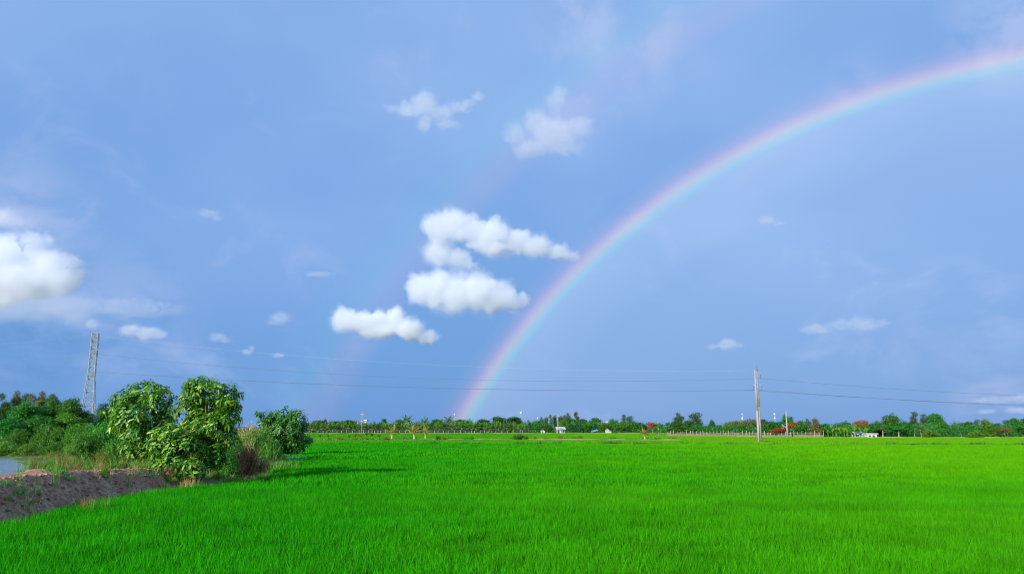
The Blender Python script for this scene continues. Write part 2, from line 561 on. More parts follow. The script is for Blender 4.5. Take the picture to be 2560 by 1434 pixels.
def bank_z(x, y):
    d = edge_x(y) - x + .35 * smooth_noise(x, y, .55, 3.1) + .12 * smooth_noise(x, y, 1.9, 7.7)
    crest = float(np.interp(y, [0, 20, 26, 32, 34.6, 36.5, 42, 60, 80], [1.45, 1.34, 1.30, 1.20, 1.05, .36, .30, .32, .4]))
    crest += .10 * smooth_noise(x, y, .3, 9.0)
    t = min(max(d / 1.75, 0.0), 1.0)
    z = -.12 + (crest + .12) * (t * t * (3 - 2 * t) * .45 + t * .55)
    rough = .03 * smooth_noise(x, y, 3.6, 1.3) + .032 * smooth_noise(x, y, 7.5, 5.3) + .03 * smooth_noise(x, y, 14.0, 2.2)
    z += rough * min(1.0, max(0.0, (1.25 - abs(t - .5) * 1.2)))
    # pond basin
    py = min(max((y - 14.0) / 2.5, 0), 1) * min(max((67 - y) / 3.0, 0), 1)
    xp = float(np.interp(y, [14, 20, 25, 28, 30, 34, 41, 52, 63], [-17.2, -17.3, -17.4, -17.7, -18.4, -20.9, -25.2, -32, -40]))
    pxx = min(max((xp - x + .5 * smooth_noise(x, y, .3, 4.0)) / 1.6, 0), 1)
    f = py * pxx
    return z * (1 - f) + (-.5) * f


S = 40000.0
gm = MB(); gm.add([(-S, -S, 0), (S, -S, 0), (S, S, 0), (-S, S, 0)], [(0, 1, 2, 3)])
tag(gm.build('paddy_ground', M['ground']), kind='structure')

xs = np.concatenate([np.arange(-12.0, -18.0, -.09), np.arange(-18.0, -42.0, -.35), np.arange(-42.0, -90.1, -2.0)])
ys = np.concatenate([np.arange(6, 46, .13), np.arange(46, 70, .4), np.arange(70, 135, 2.0)])
BV = np.array([(x, y, bank_z(x, y)) for y in ys for x in xs])
nx = len(xs)
ii, jj = np.meshgrid(np.arange(len(ys) - 1), np.arange(nx - 1), indexing='ij')
a = (ii * nx + jj).ravel()
BF = np.stack([a, a + nx, a + nx + 1, a + 1], 1)[:, ::-1]
bank = link('earth_bank', np_mesh('earth_bank', BV, BF[:, ::-1], M['soil'], smooth=False))
tag(bank, kind='structure')
# low rise the orchard behind the pond stands on is the same sheet; pond water inside it
wm = MB(); wm.add([(-89, 13, .30), (-17.0, 13, .30), (-17.0, 69, .30), (-89, 69, .30)], [(0, 1, 2, 3)])
tag(wm.build('pond_water', M['water']), kind='structure')

# clods crumbled down the bank face
cv, cf = [], []
ico = bmesh.new(); bmesh.ops.create_icosphere(ico, subdivisions=1, radius=1.0)
IV = np.array([v.co[:] for v in ico.verts]); IF = np.array([[v.index for v in f.verts] for f in ico.faces]); ico.free()
for i in range(1500):
    y = random.uniform(15, 36.5); d = random.uniform(-.1, 1.9)
    x = float(edge_x(y)) - d
    r = .02 + .055 * random.random() ** 2.5
    V = IV * (1 + RS.uniform(-.3, .3, (len(IV), 1))) * np.array([r * random.uniform(.8, 1.5), r * random.uniform(.8, 1.5), r * random.uniform(.5, .9)])
    th = random.random() * 6.28
    ca, sa = math.cos(th), math.sin(th)
    V = np.stack([V[:, 0] * ca - V[:, 1] * sa, V[:, 0] * sa + V[:, 1] * ca, V[:, 2]], 1) + [x, y, bank_z(x, y) + r * .15]
    cv.append(V); cf.append(IF + i * len(IV))
tag(link('soil_clods', np_mesh('soil_clods', np.concatenate(cv), np.concatenate(cf), M['soil'])),
    'loose brown clods crumbled over the face of the earth bank', 'soil', kind='stuff')


def ridge(name, pts, width, height, mat, label=None, seed=0):
    """a low earth dyke between paddies as a rounded strip"""
    V, Fc = [], []
    prof = [(-.5, -.05), (-.34, .6), (-.12, 1.0), (.12, 1.0), (.34, .6), (.5, -.05)]
    P = []
    for (a, b) in zip(pts[:-1], pts[1:]):
        n = max(2, int((Vector(b) - Vector(a)).length / 1.5))
        for i in range(n):
            P.append(Vector(a).lerp(Vector(b), i / n))
    P.append(Vector(pts[-1]))
    for i, p in enumerate(P):
        t = (P[min(i + 1, len(P) - 1)] - P[max(i - 1, 0)]).normalized()
        s = Vector((t.y, -t.x))
        for (u, h) in prof:
            q = p + s * (u * width * (1 + .25 * smooth_noise(p.x, p.y, .2, seed)))
            V.append((q.x, q.y, max(-.05, h * height * (1 + .35 * smooth_noise(q.x, q.y, .35, seed + 5)))))
    m = len(prof)
    for i in range(len(P) - 1):
        for j in range(m - 1):
            Fc.append((i * m + j, (i + 1) * m + j, (i + 1) * m + j + 1, i * m + j + 1))
    o = link(name, np_mesh(name, np.array(V), np.array(Fc), mat))
    return tag(o, kind='structure')


M['dyke'] = plain_mat('dyke', (.06, .17, .015), (.34, .26, .13), .35, obj=True)
M['straw_earth'] = plain_mat('straw_earth', (.30, .30, .08), (.45, .38, .17), .2)
Y_BUND1, Y_BUND2 = 124.0, 163.0


def bund1_y(x):   # nearer dyke: comes slightly closer towards the right
    return Y_BUND1 - .10 * max(0, x + 10)


b1 = [(x, bund1_y(x)) for x in (-120, -60, -30, -10, 20, 50, 80, 120)]
ridge('paddy_dyke', b1, 1.0, .34, M['ground'], seed=1)
b2 = [(-130, 163), (-60, 163), (-20, 162), (20, 161), (34, 158)]
ridge('paddy_dyke', b2, 1.5, .46, M['dyke'], seed=4)
far_edge = [(-200, 320), (-20, 320), (60, 322), (66, 300), (52, 236), (68, 208), (90, 197), (160, 190), (260, 186)]
ridge('paddy_dyke', far_edge, 2.2, .40, M['straw_earth'], seed=7)


def far_edge_y(x):
    if x < 58: return 319.0
    return float(np.interp(x, [58, 68, 90, 160, 260], [225, 207, 196, 189, 185]))


# ------------------------------------------------------------------ rice
def blade_geo(n, half, hmin, hmax, wid, lean, rs, seg=2):
    P = np.stack([rs.uniform(-half, half, n), rs.uniform(-half, half, n), np.zeros(n)], 1)
    hgt = rs.uniform(hmin, hmax, n)
    az = rs.uniform(0, 2 * math.pi, n)
    ln = np.abs(rs.normal(0, lean, n)) + .04
    T = np.stack([np.cos(az) * ln + .07, np.sin(az) * ln + .02, np.ones(n)], 1)
    T = nrm(T)
    f = rs.uniform(0, 2 * math.pi, n)
    Sd = np.stack([np.cos(f), np.sin(f), np.zeros(n)], 1)
    W = (wid * rs.uniform(.7, 1.3, n))[:, None]
    bend = np.stack([np.cos(az), np.sin(az), np.zeros(n)], 1) * (hgt * rs.uniform(.02, .22, n))[:, None]
    hh = hgt[:, None]
    q0, q1 = P - Sd * W * .35, P + Sd * W * .35
    m = P + T * hh * .55 + bend * .3
    q2, q3 = m + Sd * W * .5, m - Sd * W * .5
    tip = P + T * hh + bend
    V = np.stack([q0, q1, q2, q3, tip], 1).reshape(-1, 3)
    b = (np.arange(n) * 5)[:, None]
    Fc = np.concatenate([b + [0, 1, 2], b + [0, 2, 3], b + [3, 2, 4]], 0)
    return V, Fc


def scatter_group(name, objs):
    """geometry nodes: put one of the given tuft meshes on every vertex"""
    ng = bpy.data.node_groups.new(name, 'GeometryNodeTree')
    ng.interface.new_socket('Geometry', in_out='INPUT', socket_type='NodeSocketGeometry')
    ng.interface.new_socket('Geometry', in_out='OUTPUT', socket_type='NodeSocketGeometry')
    L = ng.links.new
    gi = ng.nodes.new('NodeGroupInput'); go = ng.nodes.new('NodeGroupOutput')
    jn = ng.nodes.new('GeometryNodeJoinGeometry')
    for ob in reversed(objs):
        inf = ng.nodes.new('GeometryNodeObjectInfo')
        inf.inputs['Object'].default_value = ob
        inf.inputs['As Instance'].default_value = True
        L(inf.outputs['Geometry'], jn.inputs[0])
    ip = ng.nodes.new('GeometryNodeInstanceOnPoints')
    ip.inputs['Pick Instance'].default_value = True
    L(gi.outputs[0], ip.inputs['Points'])
    L(jn.outputs[0], ip.inputs['Instance'])

    def attr(nm, typ):
        nd = ng.nodes.new('GeometryNodeInputNamedAttribute')
        nd.data_type = typ
        nd.inputs[0].default_value = nm
        return nd.outputs[0]
    L(attr('pick', 'INT'), ip.inputs['Instance Index'])
    rot = attr('rot', 'FLOAT_VECTOR')
    er = ng.nodes.new('FunctionNodeEulerToRotation')
    L(rot, er.inputs[0]); L(er.outputs[0], ip.inputs['Rotation'])
    L(attr('scl', 'FLOAT_VECTOR'), ip.inputs['Scale'])
    L(ip.outputs[0], go.inputs[0])
    return ng


def scatter(name, P, variants, scl, rot=None, label=None, cat=None):
    n = len(P)
    me = bpy.data.meshes.new(name)
    me.vertices.add(n)
    me.vertices.foreach_set('co', np.ascontiguousarray(P, np.float32).ravel())
    a1 = me.attributes.new('pick', 'INT', 'POINT'); a1.data.foreach_set('value', RS.randint(0, len(variants), n).astype(np.int32))
    if rot is None:
        rot = np.stack([np.zeros(n), np.zeros(n), RS.uniform(0, 6.283, n)], 1)
    a2 = me.attributes.new('rot', 'FLOAT_VECTOR', 'POINT'); a2.data.foreach_set('vector', np.ascontiguousarray(rot, np.float32).ravel())
    a3 = me.attributes.new('scl', 'FLOAT_VECTOR', 'POINT'); a3.data.foreach_set('vector', np.ascontiguousarray(scl, np.float32).ravel())
    o = link(name, me)
    md = o.modifiers.new('scatter', 'NODES')
    md.node_group = scatter_group(name, variants)
    return tag(o, label, cat, kind='stuff')


def source(name, V, Fc, mat):
    return bpy.data.objects.new(name, np_mesh(name, V, Fc, mat))      # a mesh source, itself not in the scene


near_src = [source('rice_tuft', *blade_geo(150, .29, .26, .50, .012, .16, np.random.RandomState(i)), M['rice']) for i in range(6)]
mid_src = [source('rice_patch', *blade_geo(260, .62, .26, .50, .022, .16, np.random.RandomState(20 + i)), M['rice']) for i in range(5)]
far_src = [source('rice_stand', *blade_geo(330, 1.6, .22, .42, .06, .16, np.random.RandomState(40 + i)), M['rice_far']) for i in range(4)]
mid2_src = [source('rice_block', *blade_geo(330, 1.25, .26, .50, .045, .16, np.random.RandomState(60 + i)), M['rice']) for i in range(4)]


def grid_points(y0, y1, step, keep, lo=-.80, hi=.80, pad=6.0):
    out = []
    for y in np.arange(y0, y1, step):
        xs_ = np.arange(lo * y - pad, hi * y + pad, step)
        P = np.stack([xs_ + RS.uniform(-.5, .5, len(xs_)) * step, np.full(len(xs_), y) + RS.uniform(-.5, .5, len(xs_)) * step, np.zeros(len(xs_))], 1)
        out.append(P)
    P = np.concatenate(out)
    return P[[bool(keep(p[0], p[1])) for p in P]]


def hmod(P, amp=.18):
    return np.array([1 + amp * (smooth_noise(p[0], p[1], .16, 2.0) * 1.2 + .8 * smooth_noise(p[0], p[1], .7, 6.0)) + .20 * smooth_noise(p[0] * .10, p[1], .42, 15.0) for p in P])


def gap(x, y):
    """thin and missing rows: narrow irrigation furrows and a few weak spots"""
    g = smooth_noise(x * .28, y, .16, 12.0)
    return abs(g) > .006 and smooth_noise(x * .12, y, .33, 31.0) < .50


def in_paddy(x, y):
    return x > edge_x(y) + .12 + .25 * smooth_noise(x, y, .9, 3.0) and y < bund1_y(x) - 1.0


P = grid_points(5.0, 34.0, .42, lambda x, y: in_paddy(x, y))
hm = hmod(P)
scatter('rice_crop', P, near_src, np.stack([np.ones(len(P)), np.ones(len(P)), hm], 1),
        label='bright green young rice standing dense in the near paddy', cat='rice')
P = grid_points(34.0, 66.0, .95, lambda x, y: in_paddy(x, y) and gap(x, y))
hm = hmod(P)
scatter('rice_crop', P, mid_src, np.stack([np.ones(len(P)), np.ones(len(P)), hm], 1),
        label='bright green young rice across the middle of the near paddy', cat='rice')
P = grid_points(66.0, 125.0, 1.9, lambda x, y: in_paddy(x, y) and gap(x, y))
hm = hmod(P, .25)
scatter('rice_crop', P, mid2_src, np.stack([np.ones(len(P)), np.ones(len(P)), hm], 1),
        label='green rice at the far end of the near paddy before the first dyke', cat='rice')
P = grid_points(100.0, 322.0, 2.5, lambda x, y: y > bund1_y(x) + 1.0 and y < far_edge_y(x) - 1.5 and not (x < 34 and 161 < y < 165), lo=-.78, hi=.78)
hm = hmod(P, .22)
scatter('rice_crop', P, far_src, np.stack([np.ones(len(P)), np.ones(len(P)), hm], 1),
        label='paler green rice in the paddies beyond the first dyke', cat='rice')

# ------------------------------------------------------------------ clouds
def cloud_mat(name, dens, tint=(1, 1, 1), aniso=0.0):
    m, t = new_mat(name)
    v = t.n('ShaderNodeVolumePrincipled', Density=dens, Anisotropy=aniso)
    v.inputs['Color'].default_value = tuple(tint) + (1,)
    o = m.node_tree.nodes.new('ShaderNodeOutputMaterial')
    m.node_tree.links.new(v.outputs[0], o.inputs['Volume'])
    return m


SOFT = [('veil', 1.26, .045, .85), ('fringe', 1.10, .11, .70), ('body', .95, .24, .55), ('core', .74, .36, .40)]
CRISP = [('veil', 1.22, .035, .80), ('fringe', 1.10, .10, .66), ('body', .99, .30, .50), ('core', .78, .44, .38)]


def cloud(dist, puffs, dens, label, amp=1.0, seed=0):
    """a closed billowing body in three nested skins, thin air outside and denser droplets within"""
    rs = np.random.RandomState(100 + seed)
    mpp = dist / F
    rmean = np.mean([min(p[2], p[3]) for p in puffs]) * mpp
    cen = pt(np.mean([p[0] for p in puffs]), np.mean([p[1] for p in puffs]), dist)
    big = []
    for (px, py, rx, ry) in puffs:
        big.append((px, py, rx, ry, rs.uniform(-.25, .25) * rx))
        for q in range(3):
            a, f = rs.uniform(0, 6.283), rs.uniform(.35, .55)
            big.append((px + math.cos(a) * rx * .6, py + math.sin(a) * ry * .6, rx * f, ry * f, rs.uniform(-.5, .5) * rx))
    root = empty('cloud', cen, label=label, cat='cloud', group='clouds over the far fields')
    off = Vector((seed * 7.3, seed * 3.1, 5.0))
    s1 = 1.0 / (rmean * 1.1)
    for (nm, sc, dk, am) in (CRISP if dens > 1.1 else SOFT):
        bm = bmesh.new()
        for (px, py, rx, ry, dy) in big:
            c = pt(px, py, dist) + Vector((0, dy * mpp, 0)) - cen
            mt = Matrix.Translation(c) @ Matrix.Diagonal((rx * mpp * sc, min(rx, ry * 1.6) * mpp * sc, ry * mpp * sc, 1))
            bmesh.ops.create_icosphere(bm, subdivisions=3, radius=1.0, matrix=mt)
        me = bpy.data.meshes.new('cloud_tmp'); bm.to_mesh(me); bm.free()
        o = bpy.data.objects.new('cloud_tmp', me); COL.objects.link(o)
        md = o.modifiers.new('r', 'REMESH'); md.mode = 'VOXEL'
        md.voxel_size = rmean * (.06 if nm != 'core' else .11)
        dg = bpy.context.evaluated_depsgraph_get()
        me2 = bpy.data.meshes.new_from_object(o.evaluated_get(dg))
        bpy.data.objects.remove(o)
        n = len(me2.vertices)
        co = np.empty(n * 3); me2.vertices.foreach_get('co', co); co = co.reshape(-1, 3)
        no = np.empty(n * 3); me2.vertices.foreach_get('normal', no); no = no.reshape(-1, 3)
        up = np.clip(no[:, 2] * .45 + .80, .40, 1.2)[:, None]   # cauliflower heads on top, calmer below
        o_ = np.array(off)
        co2 = co + no * (vnoise(co * s1 * .8 + o_) * am * .55 * amp * rmean)[:, None]
        for q, (fq, aq) in enumerate(((1.7, .34), (3.9, .19), (8.5, .10), (17.0, .045))):
            bil = np.abs(vnoise(co2 * s1 * fq + o_ * (2 + q), q)) - .28
            co2 = co2 + no * up * (bil * aq * amp * (.55 + am) * rmean)[:, None]
        tv = np.stack([vnoise(co * s1 * 2.6 + o_, 5 + q) for q in range(3)], 1)
        co2 = co2 + tv * (.12 * amp * rmean)
        me2.vertices.foreach_set('co', co2.ravel())
        me2.name = 'cloud'
        me2.materials.clear()
        me2.materials.append(cloud_mat('cloud_air', dens * .85 * dk / rmean, (.950, .974, 1.0)))  # bluish tint puts the haze of the air in front into the cloud colour
        me2.update()
        link(nm, me2, root)
    return root


cloud(5200, [(868, 798, 32, 32), (905, 802, 40, 30), (945, 806, 40, 32), (985, 806, 38, 36), (1022, 826, 38, 28), (1062, 842, 34, 16), (955, 826, 60, 22)], 1.8,
      'small bright white cloud, lowest of the bright row at the foot of the bow', seed=1)
cloud(5000, [(1056, 716, 36, 42), (1092, 724, 46, 50), (1140, 736, 52, 50), (1190, 732, 52, 48), (1240, 744, 48, 44), (1280, 757, 36, 30), (1308, 748, 22, 26)], 1.7,
      'plump bright white cloud touching the outside of the rainbow', seed=2)
cloud(4800, [(1092, 572, 38, 42), (1132, 562, 45, 40), (1178, 574, 45, 36), (1232, 584, 50, 38), (1292, 600, 45, 34), (1342, 616, 40, 28), (1390, 630, 34, 20), (1428, 642, 22, 10), (1240, 612, 70, 24)], 1.2,
      'long white cloud tapering right until it meets the rainbow', seed=3)
cloud(4900, [(1096, 632, 44, 34), (1140, 645, 40, 26), (1174, 660, 26, 11)], 0.85,
      'short soft cloud tucked under the long tapering one', seed=4)
cloud(4200, [(1060, 262, 36, 34), (1022, 276, 40, 20), (978, 270, 24, 9), (1100, 282, 40, 20), (1146, 270, 32, 15), (1172, 257, 22, 12), (1192, 246, 18, 10), (1064, 310, 20, 24), (1116, 312, 36, 12)], 0.32,
      'thin ragged cloud shaped like a star high over the field', seed=5, amp=1.3)
cloud(4200, [(1392, 258, 28, 42), (1344, 312, 42, 36), (1290, 332, 28, 32), (1382, 340, 66, 42), (1440, 320, 36, 26), (1330, 376, 42, 28), (1410, 374, 42, 22)], 0.36,
      'thin peaked white cloud between the two bows', seed=6, amp=1.25)
cloud(4600, [(20, 645, 60, 52), (95, 640, 48, 52), (140, 662, 52, 42), (60, 705, 90, 52), (152, 704, 46, 44), (-70, 680, 100, 90), (10, 735, 60, 34), (184, 655, 18, 16)], 1.7,
      'tall heaped white cumulus cut by the left edge', seed=7)
cloud(4300, [(-10, 548, 60, 26), (40, 558, 38, 16)], 0.35,
      'soft flat cloud above the heaped cumulus', seed=8)
cloud(4200, [(50, 768, 140, 40), (190, 770, 90, 34), (320, 768, 85, 26), (410, 772, 50, 13)], 0.2,
      'low grey-blue shelf of cloud under the heaped cumulus', seed=9)
cloud(6500, [(330, 826, 28, 15), (372, 832, 34, 18), (402, 838, 20, 12)], 0.42,
      'small white cloud right of the lattice pylon top', seed=10)
cloud(6500, [(545, 842, 20, 13), (562, 850, 16, 9)], 0.2,
      'tiny faint cloud over the two leafy trees', seed=11)
cloud(6500, [(618, 880, 14, 7), (630, 872, 8, 7)], 0.24,
      'tiny puff touching the upper power line', seed=12)
cloud(6500, [(696, 887, 15, 7)], 0.28,
      'tiny flat puff just under the upper power line', seed=13)
cloud(6500, [(232, 810, 20, 13)], 0.3,
      'faint puff directly above the lattice pylon', seed=14)
cloud(6000, [(702, 796, 28, 16), (684, 806, 18, 9)], 0.18,
      'pale puff left of the lowest bright cloud', seed=15)
cloud(8200, [(1816, 860, 24, 15), (1782, 866, 20, 6), (1842, 862, 18, 7)], 0.2,
      'small pale cloud above the twin power poles', seed=16, amp=1.3)
cloud(6200, [(2040, 822, 34, 12), (2014, 826, 14, 7)], 0.18,
      'small torn cloud at the left of a pale pair under the bow', seed=17, amp=1.3)
cloud(6200, [(2110, 812, 34, 13), (2160, 812, 40, 18), (2200, 808, 22, 9)], 0.17,
      'wider torn cloud at the right of a pale pair under the bow', seed=18, amp=1.3)
cloud(6000, [(1920, 550, 24, 11), (1948, 560, 16, 6)], 0.15,
      'faint puff high inside the rainbow', seed=19, amp=1.3)
cloud(8500, [(2500, 1000, 60, 9), (2560, 996, 50, 12)], 0.18,
      'low pale cloud strip above the right end of the tree line', seed=20)
cloud(8500, [(2540, 1026, 34, 9), (2470, 1028, 26, 7)], 0.18,
      'low pale puff just over the right end of the tree line', seed=21)
cloud(5600, [(800, 686, 40, 7)], 0.16,
      'faint flat wisp left of the plump bright cloud', seed=22)
cloud(5600, [(520, 532, 34, 10), (545, 546, 14, 8)], 0.14,
      'faint curled wisp in the open blue on the left', seed=23)

# ------------------------------------------------------------------ broadleaf trees
def crown_points(n, lobes, rs, shell=.55):
    """points in a union of ellipsoid lobes, biased to their skins; returns positions and outward directions"""
    wts = np.array([l[3] * l[4] * l[5] for l in lobes]) ** .7
    idx = rs.choice(len(lobes), n, p=wts / wts.sum())
    Lb = np.array(lobes)[idx]
    d = rand_dirs(n, rs)
    r = (1 - shell * rs.uniform(0, 1, n) ** 1.5)[:, None]
    return Lb[:, :3] + d * r * Lb[:, 3:6], nrm(d / Lb[:, 3:6])


def crown_geo(n, lobes, rs, L, W, droop=.3, shell=.55, hang=.2, clump=7, spread=.16):
    """sprigs of leaves: n leaves in small clumps through the lobes"""
    m = max(1, n // clump)
    C, O = crown_points(m, lobes, rs, shell)
    P = np.repeat(C, clump, 0) + rs.normal(size=(m * clump, 3)) * spread
    O = np.repeat(O, clump, 0)
    D = nrm(O * .7 + rand_dirs(len(P), rs) * .9 + np.array([0, 0, -hang]))
    U = nrm(O * .6 + np.array([0, 0, .9]) + rand_dirs(len(P), rs) * .7)
    return leaf_geo(P, D, U, rs.uniform(.7, 1.3, len(P)) * L, rs.uniform(.75, 1.25, len(P)) * W, droop)


def make_lobes(rs, kind, h):
    """lobes of a crown for a tree of height h (x, y, z, rx, ry, rz)"""
    L = []
    if kind == 'round':
        for i in range(13):
            a = rs.uniform(0, 6.283); q = rs.uniform(.05, .30) * h
            z = h * rs.uniform(.30, .86)
            f = 1 - abs(z / h - .55) * 1.1
            r = h * rs.uniform(.13, .20) * max(.6, f)
            L.append((math.cos(a) * q * f, math.sin(a) * q * f, z, r * 1.15, r * 1.15, r * .85))
        L.append((0, 0, h * .9, h * .11, h * .11, h * .10))
    elif kind == 'spread':
        for i in range(15):
            a = rs.uniform(0, 6.283); q = rs.uniform(.1, .55) * h
            z = h * (.88 - .25 * (q / h) - rs.uniform(0, .28))
            r = h * rs.uniform(.11, .17)
            L.append((math.cos(a) * q, math.sin(a) * q, z, r * 1.4, r * 1.4, r * .6))
    elif kind == 'cone':
        for i in range(16):
            t = (i + .5) / 16
            q = .22 * h * (1 - t * .85)
            a = rs.uniform(0, 6.283)
            r = h * (.15 - .09 * t)
            L.append((math.cos(a) * q * .8, math.sin(a) * q * .8, h * (.16 + .80 * t), r * 1.25, r * 1.25, r * .8))
    elif kind == 'slim':
        for i in range(11):
            z = h * rs.uniform(.42, .96)
            a = rs.uniform(0, 6.283); q = rs.uniform(0, .10) * h
            r = h * rs.uniform(.045, .085)
            L.append((math.cos(a) * q, math.sin(a) * q, z, r, r, r * 1.35))
    elif kind == 'bush':
        for i in range(11):
            a = rs.uniform(0, 6.283); q = rs.uniform(.0, .48) * h
            z = h * rs.uniform(.22, .78) * (1 - .5 * (q / h))
            r = h * rs.uniform(.17, .27)
            L.append((math.cos(a) * q, math.sin(a) * q, z, r * 1.2, r * 1.2, r * .9))
    return L


def trunk_geo(h, lobes, rs, r0, n_limb=6, lean=.03, fork=.32):
    mb = MB()
    top = Vector((rs.uniform(-lean, lean) * h, rs.uniform(-lean, lean) * h, h * .72))
    mid = top * .5 + Vector((rs.uniform(-lean, lean) * h, rs.uniform(-lean, lean) * h, 0))
    mb.tube([(0, 0, -.1), (mid.x * .3, mid.y * .3, h * .15), mid, top], [r0 * 1.25, r0, r0 * .72, r0 * .3], 7)
    for i in rs.choice(len(lobes), min(n_limb, len(lobes)), replace=False):
        l = lobes[i]
        t = rs.uniform(.6, 1.0)
        b = Vector((mid.x * .4, mid.y * .4, h * .2)).lerp(mid, t) if l[2] < h * .6 else mid.lerp(top, t * .5)
        e = Vector(l[:3])
        m_ = b.lerp(e, .5) + Vector((0, 0, -.05 * h))
        mb.tube([b, m_, e], [r0 * .45, r0 * .3, r0 * .1], 5)
    return mb


def broad_proto(seed, kind, h, n, leaf, W, mat, r0, bark='bark', droop=.3, clump=7, spread=None, shell=.55, hang=.2):
    rs = np.random.RandomState(seed)
    lobes = make_lobes(rs, kind, h)
    V, Fc = crown_geo(n, lobes, rs, leaf, W, droop, shell, hang, clump, spread or leaf * .55)
    cm = np_mesh('crown', V, Fc, M[mat])
    tm = trunk_geo(h, lobes, rs, r0).mesh('trunk', M[bark], True)
    return (h, V[:, 0].max() - V[:, 0].min(), float(V[:, 2].max()), cm, tm)


FAR = {}


def reg(key, *a, **kw):
    FAR.setdefault(key, []).append(broad_proto(*a, **kw))


for i in range(4): reg('round', 200 + i, 'round', 7, 5200, .34, .20, 'tree_leaf', .16)
for i in range(2): reg('round_dark', 210 + i, 'round', 7, 5000, .34, .20, 'tree_leaf_dark', .16)
for i in range(2): reg('round_light', 220 + i, 'round', 7, 5000, .36, .20, 'tree_leaf_light', .14)
for i in range(2): reg('spread', 230 + i, 'spread', 7, 5000, .34, .18, 'tree_leaf', .18, bark='bark_pale')
reg('spread_brown', 236, 'spread', 7, 5000, .34, .18, 'tree_leaf_brown', .18)
for i in range(2): reg('cone', 240 + i, 'cone', 7, 4400, .34, .17, 'tree_leaf', .13)
reg('cone_brown', 246, 'cone', 7, 4400, .34, .17, 'tree_leaf_brown', .13)
reg('cone_light', 248, 'cone', 7, 4400, .34, .18, 'tree_leaf_light', .13)
for i in range(4): reg('slim', 250 + i, 'slim', 10, 2400, .36, .14, 'euc_leaf', .11, bark='bark_pale', droop=.5, hang=.5)
for i in range(2): reg('flame', 260 + i, 'spread', 6, 2600, .32, .18, 'flame_leaf', .14)
for i in range(3): reg('bush', 270 + i, 'bush', 2.2, 1500, .22, .12, 'shrub_leaf', .04)
reg('bush_light', 276, 'bush', 2.2, 1500, .22, .12, 'tree_leaf_light', .04)
reg('bush_rust', 278, 'bush', 2.2, 900, .22, .09, 'rust_leaf', .04)


def plant_tree(name, protos, px, Y, top_py, w_px, label, cat, group, z0=0.0, rs=random, n_=[0]):
    n_[0] += 1
    h, wd, zt, cm, tm = protos[n_[0] % len(protos)]
    zz = (z_at(top_py, Y) - z0) / zt
    zx = (w_px * Y / F) / wd if w_px else zz
    zx = min(max(zx, zz * .45), zz * 2.2)
    root = empty(name, (x_at(px, Y, (z_at(top_py, Y) + z0) / 2), Y, z0), rs.uniform(0, 6.283), label, cat, group)
    root.scale = (zx, zx, zz)
    link('trunk', tm, root)
    link('crown', cm, root)
    return root


def right_Y(px):
    """distance of the tree line along the right half"""
    return float(np.interp(px, [1660, 1900, 2060, 2200, 2400, 2600], [236, 214, 203, 200, 195, 190]))


G1, G2 = 'trees of the far tree line', 'slim eucalyptus of the far tree line'
N_ = {'round': 'broadleaf_tree', 'round_dark': 'broadleaf_tree', 'round_light': 'broadleaf_tree', 'spread': 'broadleaf_tree', 'spread_brown': 'broadleaf_tree',
      'cone': 'broadleaf_tree', 'cone_brown': 'broadleaf_tree', 'cone_light': 'broadleaf_tree', 'slim': 'eucalyptus_tree', 'flame': 'flame_tree',
      'bush': 'shrub', 'bush_light': 'shrub', 'bush_rust': 'shrub'}
